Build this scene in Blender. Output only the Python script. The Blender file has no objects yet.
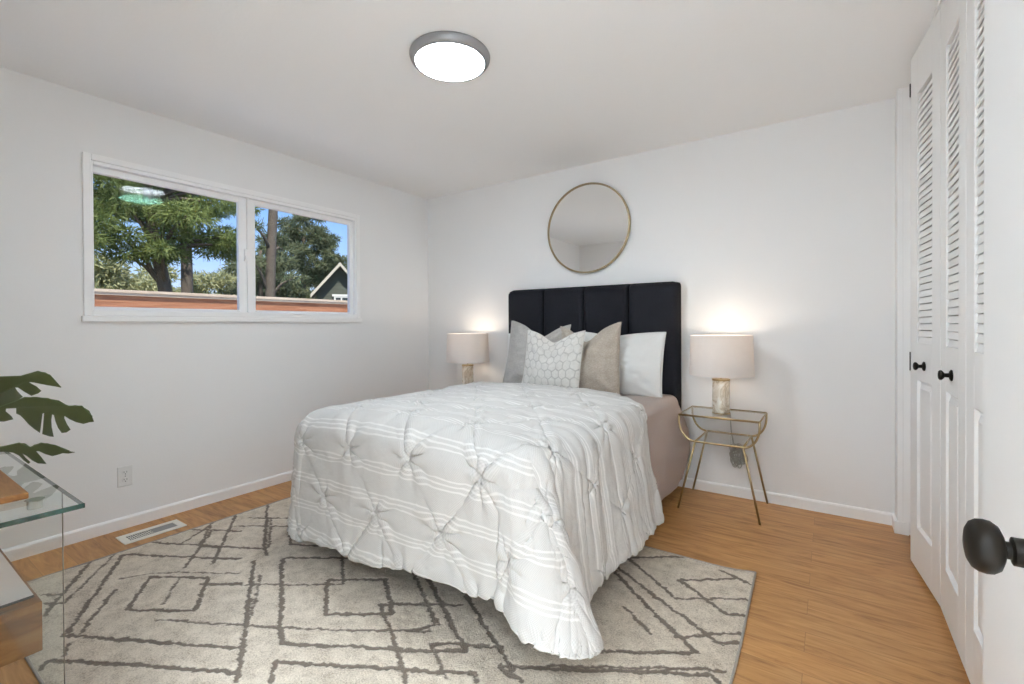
import bpy, bmesh, math, random
import numpy as np
from mathutils import Vector, Matrix

S = bpy.context.scene
COL = S.collection
R = math.radians

# ------------------------------------------------------------------ camera
CAM_LOC = Vector((3.36403, -3.43199, 1.15687))
cam_d = bpy.data.cameras.new('camera')
cam = bpy.data.objects.new('camera', cam_d)
COL.objects.link(cam)
_r = Vector((0.82633804, 0.56314763, -0.00549564))
_u = Vector((7.59837312e-04, 8.64347414e-03, 9.99962356e-01))
_f = Vector((-0.56317393, 0.8263111, -0.00671453))
cam.matrix_world = Matrix(((_r.x, _u.x, -_f.x, CAM_LOC.x), (_r.y, _u.y, -_f.y, CAM_LOC.y), (_r.z, _u.z, -_f.z, CAM_LOC.z), (0, 0, 0, 1)))
cam_d.sensor_fit = 'HORIZONTAL'
cam_d.sensor_width = 36.0
cam_d.lens = 466.595 / 1024 * 36.0
cam_d.shift_y = -13.5 / 1024
cam_d.clip_start = 0.02
cam_d.clip_end = 200
S.camera = cam

# ------------------------------------------------------------------ world, sun, lamps, exposure
W = bpy.data.worlds.new('sky')
S.world = W
W.use_nodes = True
wn = W.node_tree.nodes
wl = W.node_tree.links
bg = wn['Background']
tc = wn.new('ShaderNodeTexCoord')
sx = wn.new('ShaderNodeSeparateXYZ')
rp = wn.new('ShaderNodeValToRGB')
wl.new(tc.outputs['Generated'], sx.inputs[0])
wl.new(sx.outputs['Z'], rp.inputs[0])
rp.color_ramp.elements[0].position = 0.0
rp.color_ramp.elements[0].color = (0.70, 0.80, 0.92, 1)
rp.color_ramp.elements[1].position = 0.55
rp.color_ramp.elements[1].color = (0.10, 0.27, 0.72, 1)
e_ = rp.color_ramp.elements.new(0.12)
e_.color = (0.40, 0.60, 0.92, 1)
e_ = rp.color_ramp.elements.new(0.25)
e_.color = (0.20, 0.42, 0.85, 1)
wl.new(rp.outputs[0], bg.inputs[0])
bg.inputs[1].default_value = 1.5

def sun(name, direction, energy, angle, color):
    d = bpy.data.lights.new(name, 'SUN')
    d.energy = energy
    d.angle = R(angle)
    d.color = color
    o = bpy.data.objects.new(name, d)
    COL.objects.link(o)
    o.rotation_euler = Vector(direction).to_track_quat('-Z', 'Y').to_euler()
    return o
sun('sun', (-0.48, 0.25, -0.84), 8.0, 0.6, (1.0, 0.95, 0.86))

CEIL_POWER = 17.0       # light given by the ceiling fixture (W)
HALL_FILL_POWER = 900.0       # unseen fill lamp added in the hall behind the camera
LAMP_POWER = 2.3        # each bedside bulb (W)
S.view_settings.view_transform = 'Standard'
S.view_settings.look = 'None'
S.view_settings.gamma = 1.0
S.view_settings.use_curve_mapping = False
S.view_settings.exposure = -0.16
S.cycles.diffuse_bounces = 8
S.cycles.max_bounces = 14
S.cycles.glossy_bounces = 6
S.cycles.transparent_max_bounces = 24
S.cycles.sample_clamp_indirect = 8
S.cycles.caustics_reflective = False
S.cycles.caustics_refractive = False

# ------------------------------------------------------------------ material helpers
def srgb(r, g, b):
    f = lambda c: (c / 12.92 if c <= 0.04045 else ((c + 0.055) / 1.055) ** 2.4)
    return (f(r / 255), f(g / 255), f(b / 255), 1)

class NT:
    def __init__(s, name):
        s.m = bpy.data.materials.new(name)
        s.m.use_nodes = True
        s.t = s.m.node_tree
        s.b = s.t.nodes['Principled BSDF']
        s.out = s.t.nodes['Material Output']
    def n(s, kind, **kw):
        x = s.t.nodes.new('ShaderNode' + kind)
        for k, v in kw.items():
            if k.startswith('i_'):
                key = k[2:]
                key = int(key) if key.isdigit() else key.replace('_', ' ')
                x.inputs[key].default_value = v
            else:
                setattr(x, k, v)
        return x
    def l(s, a, b):
        s.t.links.new(a, b)
    def math(s, op, a, b=None, c=None):
        x = s.n('Math', operation=op)
        for i, v in enumerate((a, b, c)):
            if v is None:
                continue
            if hasattr(v, 'links'):
                s.l(v, x.inputs[i])
            else:
                x.inputs[i].default_value = v
        return x.outputs[0]
    def mix(s, fac, a, b, mode='MIX'):
        x = s.n('Mix', data_type='RGBA', blend_type=mode)
        for i, v in ((0, fac), (6, a), (7, b)):
            if hasattr(v, 'links'):
                s.l(v, x.inputs[i])
            else:
                x.inputs[i].default_value = v
        return x.outputs[2]
    def ramp(s, fac, stops):
        x = s.n('ValToRGB')
        el = x.color_ramp.elements
        while len(el) < len(stops):
            el.new(0.5)
        for e, (p, c) in zip(el, stops):
            e.position = p
            e.color = c
        s.l(fac, x.inputs[0])
        return x.outputs[0]
    def coord(s, which='Object', scale=(1, 1, 1), rot=(0, 0, 0)):
        c = s.n('TexCoord')
        m = s.n('Mapping')
        m.inputs['Scale'].default_value = scale
        m.inputs['Rotation'].default_value = rot
        s.l(c.outputs[which], m.inputs[0])
        return m.outputs[0]
    def noise(s, vec, scale, detail=3, rough=0.5, dist=0.0):
        x = s.n('TexNoise')
        x.inputs['Scale'].default_value = scale
        x.inputs['Detail'].default_value = detail
        x.inputs['Roughness'].default_value = rough
        x.inputs['Distortion'].default_value = dist
        s.l(vec, x.inputs['Vector'])
        return x.outputs['Fac']
    def bump(s, h, strength=0.3, dist=0.01):
        x = s.n('Bump')
        x.inputs['Strength'].default_value = strength
        x.inputs['Distance'].default_value = dist
        s.l(h, x.inputs['Height'])
        s.l(x.outputs[0], s.b.inputs['Normal'])
    def base(s, c):
        if hasattr(c, 'links'):
            s.l(c, s.b.inputs['Base Color'])
        else:
            s.b.inputs['Base Color'].default_value = c
    def set(s, rough=None, metal=None, spec=None):
        if rough is not None:
            s.b.inputs['Roughness'].default_value = rough
        if metal is not None:
            s.b.inputs['Metallic'].default_value = metal
        if spec is not None:
            s.b.inputs['Specular IOR Level'].default_value = spec
        return s

def plain(name, col, rough=0.5, metal=0.0, spec=0.5, noise=0.06, nscale=8.0, bump=0.0, bscale=200.0):
    t = NT(name)
    t.set(rough, metal, spec)
    v = t.coord()
    f = t.noise(v, nscale, 4)
    a = tuple(max(0, c * (1 - noise)) for c in col[:3]) + (1,)
    b = tuple(min(1, c * (1 + noise)) for c in col[:3]) + (1,)
    t.base(t.mix(f, a, b))
    if bump:
        t.bump(t.noise(v, bscale, 2), bump, 0.003)
    return t.m

M = {}
M['wall'] = plain('wall_paint', (0.87, 0.87, 0.87, 1), 0.75, spec=0.2, noise=0.01, nscale=2, bump=0.10, bscale=90)
M['ceiling'] = plain('ceiling_paint', (0.93, 0.93, 0.93, 1), 0.85, spec=0.15, noise=0.01, nscale=2, bump=0.25, bscale=70)
M['trim'] = plain('trim_paint', (0.93, 0.93, 0.93, 1), 0.35, spec=0.4, noise=0.01)
M['door_paint'] = plain('door_paint', (0.88, 0.88, 0.875, 1), 0.42, spec=0.35, noise=0.01)
M['vinyl'] = plain('window_vinyl', (0.95, 0.95, 0.95, 1), 0.3, spec=0.5, noise=0.01)
M['gold'] = plain('brushed_gold', (0.44, 0.335, 0.18, 1), 0.34, 1.0, noise=0.12, nscale=30)
M['mirror_gold'] = plain('mirror_gold', (0.40, 0.32, 0.20, 1), 0.38, 1.0, noise=0.1, nscale=20)
M['bronze'] = plain('oil_rubbed_bronze', (0.009, 0.007, 0.005, 1), 0.42, 0.0, 0.10, noise=0.25, nscale=20)
M['black'] = plain('black_metal', (0.012, 0.012, 0.013, 1), 0.4, 0.5, noise=0.1)
M['fixture'] = plain('fixture_grey', (0.33, 0.33, 0.34, 1), 0.4, 0.4, noise=0.03)
M['white_plastic'] = plain('white_plastic', (0.80, 0.80, 0.79, 1), 0.35, noise=0.01)
M['register'] = plain('register_white', (0.80, 0.78, 0.72, 1), 0.4, noise=0.03)
M['dark'] = plain('dark_gap', (0.03, 0.03, 0.03, 1), 0.8)
M['damper'] = plain('damper_grey', (0.28, 0.28, 0.28, 1), 0.6)
M['cord'] = plain('lamp_cord_clear', (0.40, 0.39, 0.36, 1), 0.3)
M['pot'] = plain('plant_pot_white', (0.75, 0.74, 0.71, 1), 0.5, bump=0.1)
M['soil'] = plain('soil', (0.05, 0.035, 0.025, 1), 0.9, noise=0.5, nscale=60)
M['stem'] = plain('plant_stem', (0.06, 0.10, 0.025, 1), 0.5, noise=0.2)

def fabric(name, col, col2, weave=500, rough=0.9, bump=0.25, stretch=(1, 1, 1), contrast=1.0, spec=0.15):
    t = NT(name)
    t.set(rough, 0, spec)
    v = t.coord('Object', stretch)
    n1 = t.noise(v, weave, 2, 0.7)
    n2 = t.noise(v, 12, 3)
    f = t.math('ADD', t.math('MULTIPLY', n1, 0.8 * contrast), t.math('MULTIPLY', n2, 0.35))
    f = t.math('SUBTRACT', f, 0.1)
    t.base(t.mix(f, col, col2))
    t.bump(n1, bump, 0.002)
    t.b.inputs['Sheen Weight'].default_value = 0.15
    return t.m
M['headboard'] = fabric('charcoal_upholstery', (0.008, 0.0085, 0.011, 1), (0.026, 0.027, 0.034, 1), 260)
M['headboard'].node_tree.nodes['Principled BSDF'].inputs['Sheen Weight'].default_value = 0.0
M['white_linen'] = fabric('white_linen', (0.70, 0.70, 0.685, 1), (0.84, 0.84, 0.82, 1), 300, bump=0.15)
M['taupe_linen_greyed'] = fabric('taupe_linen_greyed', (0.25, 0.235, 0.215, 1), (0.66, 0.635, 0.60, 1), 95, bump=0.5, stretch=(1, 1, 2.2))  # taupe cloth, grey cast of the lighting painted into its colour
M['taupe_linen'] = fabric('taupe_linen', (0.24, 0.20, 0.16, 1), (0.66, 0.585, 0.50, 1), 95, bump=0.5, stretch=(1, 1, 2.2))
M['box_spring'] = fabric('box_spring_cloth', (0.10, 0.10, 0.10, 1), (0.16, 0.16, 0.16, 1), 300)

def coverlet_mat():
    t = NT('taupe_coverlet')
    t.set(0.9, 0, 0.15)
    uv = t.n('UVMap')
    uv.uv_map = 'uv'
    sp = t.n('SeparateXYZ')
    t.l(uv.outputs[0], sp.inputs[0])
    a = t.math('SINE', t.math('MULTIPLY', sp.outputs[0], 2 * math.pi / 0.019))
    b = t.math('SINE', t.math('MULTIPLY', sp.outputs[1], 2 * math.pi / 0.019))
    h = t.math('MULTIPLY', a, b)
    f = t.math('ADD', t.math('MULTIPLY', h, 0.3), 0.5)
    t.base(t.mix(f, (0.335, 0.265, 0.23, 1), (0.50, 0.41, 0.365, 1)))
    t.bump(h, 0.5, 0.002)
    t.b.inputs['Sheen Weight'].default_value = 0.2
    return t.m
M['coverlet'] = coverlet_mat()

def duvet_mat():
    t = NT('white_and_grey_striped_duvet')
    t.set(0.9, 0, 0.15)
    uv = t.n('UVMap')
    uv.uv_map = 'uv'
    sp = t.n('SeparateXYZ')
    t.l(uv.outputs[0], sp.inputs[0])
    u, v = sp.outputs[0], sp.outputs[1]
    per = 0.125
    ph = t.math('MULTIPLY', t.math('FRACT', t.math('DIVIDE', v, per)), per)
    white = None
    for c in (0.012, 0.030, 0.048):
        d = t.math('ABSOLUTE', t.math('SUBTRACT', ph, c))
        k = t.math('SMOOTH_MIN', 1.0, t.math('MAXIMUM', 0.0, t.math('SUBTRACT', 1.6, t.math('DIVIDE', d, 0.0029))), 0.1)
        white = k if white is None else t.math('MAXIMUM', white, k)
    # fine check of the grey ground
    cu = t.math('SINE', t.math('MULTIPLY', u, 2 * math.pi / 0.0075))
    cv = t.math('SINE', t.math('MULTIPLY', v, 2 * math.pi / 0.0075))
    chk = t.math('ADD', t.math('MULTIPLY', t.math('MULTIPLY', cu, cv), 0.5), 0.5)
    ground = t.mix(chk, (0.555, 0.545, 0.525, 1), (0.685, 0.675, 0.655, 1))
    t.base(t.mix(white, ground, (0.77, 0.76, 0.74, 1)))
    vv = t.coord('UV')
    n = t.noise(vv, 55, 4, 0.6)
    t.bump(n, 0.35, 0.006)
    return t.m
M['duvet'] = duvet_mat()

def hex_mat():
    t = NT('white_cushion_grey_honeycomb')
    t.set(0.85, 0, 0.2)
    uv = t.n('UVMap')
    uv.uv_map = 'uv'
    m = t.n('Mapping')
    m.inputs['Scale'].default_value = (1, 1, 1)
    t.l(uv.outputs[0], m.inputs[0])
    dn = t.n('TexNoise')
    dn.inputs['Scale'].default_value = 9
    t.l(m.outputs[0], dn.inputs['Vector'])
    mixv = t.n('Mix', data_type='VECTOR')
    mixv.inputs[0].default_value = 0.03
    t.l(m.outputs[0], mixv.inputs[4])
    t.l(dn.outputs['Color'], mixv.inputs[5])
    vec = mixv.outputs[1]
    # hexagon distance field: two interleaved rectangular cells
    sp = t.n('SeparateXYZ')
    t.l(vec, sp.inputs[0])
    P = 0.054
    A = math.sqrt(3)
    def cell(ox, oy):
        x = t.math('SUBTRACT', t.math('FRACT', t.math('ADD', t.math('DIVIDE', sp.outputs[0], P), ox)), 0.5)
        y = t.math('MULTIPLY', t.math('SUBTRACT', t.math('FRACT', t.math('ADD', t.math('DIVIDE', sp.outputs[1], P * A * 1.25), oy)), 0.5), A)
        ax, ay = t.math('ABSOLUTE', x), t.math('ABSOLUTE', y)
        d = t.math('MAXIMUM', ax, t.math('ADD', t.math('MULTIPLY', ax, 0.5), t.math('MULTIPLY', ay, 0.866)))
        return d
    d = t.math('MINIMUM', cell(0, 0), cell(0.5, 0.5))
    line = t.math('MULTIPLY', t.math('SUBTRACT', d, 0.405), 16.0)
    line = t.math('MINIMUM', t.math('MAXIMUM', line, 0.0), 1.0)
    fade = t.noise(vec, 14, 4, 0.7)
    fade = t.math('MINIMUM', t.math('MAXIMUM', t.math('MULTIPLY', t.math('SUBTRACT', fade, 0.30), 4.5), 0.0), 1.0)
    f = t.math('MULTIPLY', line, fade)
    sp_n = t.noise(vec, 60, 3, 0.7)
    ground = t.mix(sp_n, (0.54, 0.52, 0.485, 1), (0.80, 0.78, 0.74, 1))
    t.base(t.mix(t.math('MULTIPLY', f, 0.62), ground, (0.36, 0.345, 0.32, 1)))
    t.bump(t.noise(vec, 160, 2), 0.3, 0.003)
    return t.m
M['hex'] = hex_mat()

def floor_mat():
    t = NT('oak_plank_floor')
    v = t.coord('Object')
    br = t.n('TexBrick')
    br.offset = 0.37
    br.inputs['Scale'].default_value = 1.0
    br.inputs['Brick Width'].default_value = 1.25
    br.inputs['Row Height'].default_value = 0.125
    br.inputs['Mortar Size'].default_value = 0.0012
    br.inputs['Mortar Smooth'].default_value = 0.3
    br.inputs['Bias'].default_value = 0.0
    br.inputs['Color1'].default_value = (0.0, 0.0, 0.0, 1)
    br.inputs['Color2'].default_value = (1, 1, 1, 1)
    br.inputs['Mortar'].default_value = (0.5, 0.5, 0.5, 1)
    t.l(v, br.inputs['Vector'])
    # grain is shifted from board to board
    sh = t.n('VectorMath', operation='MULTIPLY_ADD')
    t.l(br.outputs['Color'], sh.inputs[0])
    sh.inputs[1].default_value = (3.1, 7.7, 1.3)
    t.l(v, sh.inputs[2])
    mp = t.n('Mapping')
    mp.inputs['Scale'].default_value = (1.6, 13, 1)
    t.l(sh.outputs[0], mp.inputs[0])
    g1 = t.noise(mp.outputs[0], 2.2, 6, 0.62, 1.1)
    mp2 = t.n('Mapping')
    mp2.inputs['Scale'].default_value = (2.5, 95, 1)
    t.l(sh.outputs[0], mp2.inputs[0])
    g2 = t.noise(mp2.outputs[0], 3.0, 3, 0.6)
    c = t.ramp(g1, [(0.33, (0.28, 0.122, 0.036, 1)), (0.48, (0.48, 0.240, 0.082, 1)), (0.66, (0.61, 0.335, 0.130, 1))])
    c = t.mix(t.math('MULTIPLY', g2, 0.5), c, (0.34, 0.16, 0.055, 1))
    tone = t.mix(br.outputs['Color'], (0.92, 0.92, 0.92, 1), (1.07, 1.06, 1.05, 1))
    c = t.mix(1.0, c, tone, 'MULTIPLY')
    c = t.mix(t.math('MULTIPLY', br.outputs['Fac'], 0.55), c, (0.16, 0.08, 0.03, 1))
    t.base(c)
    t.set(0.42, 0, 0.4)
    t.bump(t.math('SUBTRACT', g2, br.outputs['Fac']), 0.06, 0.002)
    return t.m
M['floor'] = floor_mat()

def wood_mat(name, c1, c2, c3, scale=(3, 30, 30), rough=0.45):
    t = NT(name)
    v = t.coord('Object', scale)
    g = t.noise(v, 1.5, 6, 0.6, 1.2)
    v2 = t.coord('Object', tuple(s * 4 for s in scale))
    g2 = t.noise(v2, 2.5, 3, 0.6)
    c = t.ramp(g, [(0.30, c1), (0.5, c2), (0.72, c3)])
    c = t.mix(t.math('MULTIPLY', g2, 0.3), c, c1)
    t.base(c)
    t.set(rough, 0, 0.4)
    t.bump(g2, 0.05, 0.002)
    return t.m
M['shelf_wood'] = wood_mat('walnut_oak_box', (0.12, 0.046, 0.012, 1), (0.26, 0.112, 0.034, 1), (0.36, 0.18, 0.066, 1), (22, 4, 14))
M['board_wood'] = wood_mat('acacia_board', (0.14, 0.055, 0.012, 1), (0.28, 0.122, 0.032, 1), (0.38, 0.19, 0.06, 1), (3, 22, 22))
M['fence_wood'] = wood_mat('cedar_fence', (0.22, 0.085, 0.042, 1), (0.36, 0.155, 0.080, 1), (0.47, 0.24, 0.135, 1), (6, 1.2, 14), 0.8)
M['fence_cap'] = wood_mat('weathered_cap', (0.40, 0.30, 0.22, 1), (0.52, 0.42, 0.32, 1), (0.60, 0.51, 0.41, 1), (6, 1.2, 14), 0.8)

def marble_mat():
    t = NT('beige_marble')
    v = t.coord('Object')
    n = t.noise(v, 7, 5, 0.6, 1.4)
    w = t.math('ABSOLUTE', t.math('SUBTRACT', n, 0.5))
    c = t.ramp(w, [(0.0, (0.46, 0.38, 0.27, 1)), (0.03, (0.68, 0.61, 0.50, 1)), (0.12, (0.82, 0.79, 0.72, 1))])
    t.base(c)
    t.set(0.2, 0, 0.5)
    return t.m
M['marble'] = marble_mat()

def shade_mat():
    t = NT('lamp_shade_linen')
    t.set(0.9, 0, 0.1)
    v = t.coord('Object')
    n = t.noise(v, 300, 2)
    c = t.mix(n, (0.80, 0.765, 0.745, 1), (0.88, 0.85, 0.83, 1))
    t.base(c)
    tr = t.n('BsdfTranslucent')
    tr.inputs[0].default_value = (0.85, 0.78, 0.70, 1)
    mx = t.n('MixShader')
    mx.inputs[0].default_value = 0.24
    t.l(t.b.outputs[0], mx.inputs[1])
    t.l(tr.outputs[0], mx.inputs[2])
    t.l(mx.outputs[0], t.out.inputs[0])
    return t.m
M['shade'] = shade_mat()

def pane_mat(name, tint, ior=1.45, rough=0.0, sheen=(1, 1, 1, 1)):
    """clear sheet glass: fresnel reflection over straight transparency"""
    t = NT(name)
    tr = t.n('BsdfTransparent')
    tr.inputs[0].default_value = tint
    gl = t.n('BsdfGlossy')
    gl.inputs['Roughness'].default_value = rough
    gl.inputs[0].default_value = sheen
    fr = t.n('Fresnel')
    fr.inputs[0].default_value = ior
    mx = t.n('MixShader')
    t.l(fr.outputs[0], mx.inputs[0])
    t.l(tr.outputs[0], mx.inputs[1])
    t.l(gl.outputs[0], mx.inputs[2])
    t.l(mx.outputs[0], t.out.inputs[0])
    return t.m
M['pane'] = pane_mat('window_glass', (0.985, 0.99, 0.985, 1), 1.24, 0.04)
M['pane_green'] = pane_mat('window_glass_inner', (0.98, 0.99, 0.985, 1), 1.23, 0.04, (0.45, 1.0, 0.72, 1))
M['table_glass'] = pane_mat('table_glass', (0.93, 0.96, 0.95, 1))
M['desk_glass'] = pane_mat('desk_glass', (0.90, 0.94, 0.925, 1))
M['glass_edge'] = plain('green_glass_edge', (0.012, 0.045, 0.036, 1), 0.15, noise=0.2)
M['clear_edge'] = plain('clear_glass_edge', (0.25, 0.24, 0.20, 1), 0.2, noise=0.1)
M['gold_glass_edge'] = plain('pale_glass_edge', (0.42, 0.46, 0.42, 1), 0.2, noise=0.1)

def mirror_mat():
    t = NT('mirror_silver')
    t.set(0.01, 1.0)
    t.base((0.90, 0.91, 0.91, 1))
    return t.m
M['mirror'] = mirror_mat()

def emit_mat(name, col, strength):
    t = NT(name)
    t.base((0.8, 0.8, 0.8, 1))
    t.b.inputs['Emission Color'].default_value = col
    t.b.inputs['Emission Strength'].default_value = strength
    return t.m

def rug_mat():
    t = NT('cream_rug_grey_lines')
    t.set(0.95, 0, 0.05)
    at = t.n('Attribute')
    at.attribute_name = 'line'
    v = t.coord('Object')
    n1 = t.noise(v, 190, 3, 0.7)
    n2 = t.noise(v, 16, 4, 0.6)
    n3 = t.noise(v, 45, 3, 0.7)
    ground = t.ramp(t.math('ADD', t.math('MULTIPLY', n1, 0.62), t.math('MULTIPLY', n2, 0.38)),
                    [(0.36, (0.40, 0.325, 0.245, 1)), (0.49, (0.66, 0.575, 0.465, 1)), (0.62, (0.80, 0.715, 0.595, 1))])
    k = t.math('ADD', at.outputs['Fac'], t.math('MULTIPLY', t.math('SUBTRACT', n3, 0.5), 0.85))
    k = t.math('ADD', k, t.math('MULTIPLY', t.math('SUBTRACT', n1, 0.5), 0.5))
    k = t.math('MINIMUM', t.math('MAXIMUM', t.math('MULTIPLY', t.math('SUBTRACT', k, 0.30), 2.6), 0.0), 1.0)
    line = t.mix(n1, (0.11, 0.084, 0.064, 1), (0.30, 0.245, 0.195, 1))
    t.base(t.mix(k, ground, line))
    h = t.math('ADD', n1, t.math('MULTIPLY', n3, 0.8))
    t.bump(h, 0.8, 0.008)
    t.b.inputs['Sheen Weight'].default_value = 0.1
    return t.m
M['rug'] = rug_mat()
M['rug_binding'] = fabric('rug_binding', (0.30, 0.26, 0.22, 1), (0.42, 0.37, 0.32, 1), 300)

def leaf_mat(name, c1, c2, rough=0.6, trans=0.3):
    t = NT(name)
    t.set(rough, 0, 0.4)
    v = t.coord('Object')
    n = t.noise(v, 2.2, 4, 0.7)
    n2 = t.noise(v, 0.6, 2)
    f = t.math('ADD', t.math('MULTIPLY', n, 0.6), t.math('MULTIPLY', n2, 0.4))
    c = t.ramp(f, [(0.35, c1), (0.65, c2)])
    t.base(c)
    tr = t.n('BsdfTranslucent')
    t.l(c, tr.inputs[0])
    mx = t.n('MixShader')
    mx.inputs[0].default_value = trans
    t.l(t.b.outputs[0], mx.inputs[1])
    t.l(tr.outputs[0], mx.inputs[2])
    t.l(mx.outputs[0], t.out.inputs[0])
    return t.m
M['pine'] = leaf_mat('pine_needles', (0.075, 0.115, 0.028, 1), (0.29, 0.34, 0.105, 1))
M['pine_dark'] = leaf_mat('pine_needles_dark', (0.07, 0.09, 0.042, 1), (0.22, 0.24, 0.125, 1))
M['pine_far'] = leaf_mat('far_foliage_haze', (0.27, 0.28, 0.12, 1), (0.56, 0.55, 0.32, 1))
M['bush'] = leaf_mat('shrub_leaves', (0.10, 0.14, 0.05, 1), (0.30, 0.33, 0.15, 1))
M['bark'] = plain('pine_bark', (0.115, 0.085, 0.062, 1), 0.9, noise=0.5, nscale=9, bump=0.6, bscale=12)
M['bark_pale'] = plain('pale_bark', (0.115, 0.092, 0.074, 1), 0.9, noise=0.45, nscale=9, bump=0.6, bscale=12)
M['monstera'] = leaf_mat('monstera_leaf', (0.026, 0.034, 0.007, 1), (0.075, 0.088, 0.020, 1), 0.30, 0.12)
M['bounce_slab'] = plain('pale_bounce_slab', (0.60, 0.58, 0.55, 1), 0.9, noise=0.08)
M['ground'] = plain('garden_ground', (0.13, 0.11, 0.06, 1), 0.95, noise=0.5, nscale=3)
M['siding'] = plain('green_grey_siding', (0.095, 0.100, 0.078, 1), 0.8, noise=0.15)
M['house_trim'] = plain('house_trim', (0.55, 0.50, 0.40, 1), 0.7)
M['shingles'] = plain('roof_shingles', (0.32, 0.32, 0.33, 1), 0.9, noise=0.3, nscale=10)
M['house_white'] = plain('house_window_white', (0.75, 0.74, 0.70, 1), 0.5)
M['house_glass'] = plain('house_window_dark', (0.05, 0.06, 0.06, 1), 0.1)

# ------------------------------------------------------------------ object helpers
def tag(o, label=None, cat=None, group=None, kind=None):
    if label: o['label'] = label
    if cat: o['category'] = cat
    if group: o['group'] = group
    if kind: o['kind'] = kind
    return o

def empty(name, loc, label=None, cat=None, group=None, kind=None):
    o = bpy.data.objects.new(name, None)
    o.empty_display_size = 0.1
    o.location = loc
    COL.objects.link(o)
    return tag(o, label, cat, group, kind)

def wloc(o):
    p = Vector((0, 0, 0))
    while o is not None:
        p = p + o.location
        o = o.parent
    return p

class MB:
    """collects shapes in world coordinates, built as one mesh object"""
    def __init__(s):
        s.v, s.f = [], []
    def add(s, vs, fs):
        n = len(s.v)
        s.v += [tuple(p) for p in vs]
        s.f += [tuple(i + n for i in f) for f in fs]
        return s
    def box(s, x0, y0, z0, x1, y1, z1, mat=None):
        x0, x1 = sorted((x0, x1)); y0, y1 = sorted((y0, y1)); z0, z1 = sorted((z0, z1))
        vs = [(x, y, z) for x in (x0, x1) for y in (y0, y1) for z in (z0, z1)]
        if mat is not None:
            vs = [mat @ Vector(p) for p in vs]
        return s.add(vs, [(0, 1, 3, 2), (4, 6, 7, 5), (0, 4, 5, 1), (2, 3, 7, 6), (0, 2, 6, 4), (1, 5, 7, 3)])
    def prism(s, pts, axis, a, b):
        """polygon pts in the plane across axis, extruded from a to b"""
        n = len(pts)
        def P(p, t):
            return {0: (t, p[0], p[1]), 1: (p[0], t, p[1]), 2: (p[0], p[1], t)}[axis]
        vs = [P(p, a) for p in pts] + [P(p, b) for p in pts]
        fs = [tuple(range(n))[::-1], tuple(range(n, 2 * n))] + [(i, (i + 1) % n, (i + 1) % n + n, i + n) for i in range(n)]
        return s.add(vs, fs)
    def tube(s, pts, rad, n=10, closed=False):
        pts = [Vector(p) for p in pts]
        k = len(pts)
        rads = rad if isinstance(rad, (list, tuple)) else [rad] * k
        T = []
        for i in range(k):
            a = pts[(i - 1) % k] if (closed or i > 0) else pts[0]
            b = pts[(i + 1) % k] if (closed or i < k - 1) else pts[-1]
            T.append((b - a).normalized())
        ref = Vector((0, 0, 1)) if abs(T[0].z) < 0.9 else Vector((1, 0, 0))
        nrm = (ref - T[0] * ref.dot(T[0])).normalized()
        vs = []
        for i in range(k):
            nrm = (nrm - T[i] * nrm.dot(T[i])).normalized()
            bi = T[i].cross(nrm)
            for j in range(n):
                a = 2 * math.pi * j / n
                vs.append(pts[i] + (nrm * math.cos(a) + bi * math.sin(a)) * rads[i])
        fs = []
        for i in range(k if closed else k - 1):
            i2 = (i + 1) % k
            for j in range(n):
                j2 = (j + 1) % n
                fs.append((i * n + j, i * n + j2, i2 * n + j2, i2 * n + j))
        if not closed:
            fs.append(tuple(range(n))[::-1])
            fs.append(tuple(range((k - 1) * n, k * n)))
        return s.add(vs, fs)
    def lathe(s, prof, c, axis=(0, 0, 1), n=32):
        """prof: (radius, height) pairs"""
        ax = Vector(axis).normalized()
        ref = Vector((1, 0, 0)) if abs(ax.x) < 0.9 else Vector((0, 1, 0))
        e1 = (ref - ax * ref.dot(ax)).normalized()
        e2 = ax.cross(e1)
        c = Vector(c)
        vs, fs = [], []
        for (r, h) in prof:
            for j in range(n):
                a = 2 * math.pi * j / n
                vs.append(c + ax * h + (e1 * math.cos(a) + e2 * math.sin(a)) * max(r, 1e-5))
        for i in range(len(prof) - 1):
            for j in range(n):
                j2 = (j + 1) % n
                fs.append((i * n + j, i * n + j2, (i + 1) * n + j2, (i + 1) * n + j))
        return s.add(vs, fs)
    def grid(s, P, nu, nv):
        """P: list of nu*nv points"""
        return s.add(P, [(i * nv + j, i * nv + j + 1, (i + 1) * nv + j + 1, (i + 1) * nv + j) for i in range(nu - 1) for j in range(nv - 1)])
    def build(s, name, mat, parent=None, smooth=False, bevel=0.0, segs=2, origin=None, fix=True):
        org = wloc(parent) if parent is not None else Vector(origin or (0, 0, 0))
        me = bpy.data.meshes.new(name)
        me.from_pydata([tuple(Vector(p) - org) for p in s.v], [], s.f)
        if fix:
            bm = bmesh.new()
            bm.from_mesh(me)
            bmesh.ops.recalc_face_normals(bm, faces=bm.faces)
            bm.to_mesh(me)
            bm.free()
        me.materials.append(mat)
        if smooth:
            me.polygons.foreach_set('use_smooth', [True] * len(me.polygons))
        o = bpy.data.objects.new(name, me)
        COL.objects.link(o)
        if parent is not None:
            o.parent = parent
        else:
            o.location = org
        if bevel:
            b = o.modifiers.new('bevel', 'BEVEL')
            b.width = bevel
            b.segments = segs
            b.limit_method = 'ANGLE'
            b.angle_limit = R(40)
            b.harden_normals = False
        if smooth == 'auto' or (smooth and bevel):
            pass
        return o

def smooth_angle(o, deg=40):
    me = o.data
    bm = bmesh.new()
    bm.from_mesh(me)
    for f in bm.faces:
        f.smooth = True
    for e in bm.edges:
        if len(e.link_faces) == 2 and e.calc_face_angle(0) > R(deg):
            e.smooth = False
    bm.to_mesh(me)
    bm.free()
    return o

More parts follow.
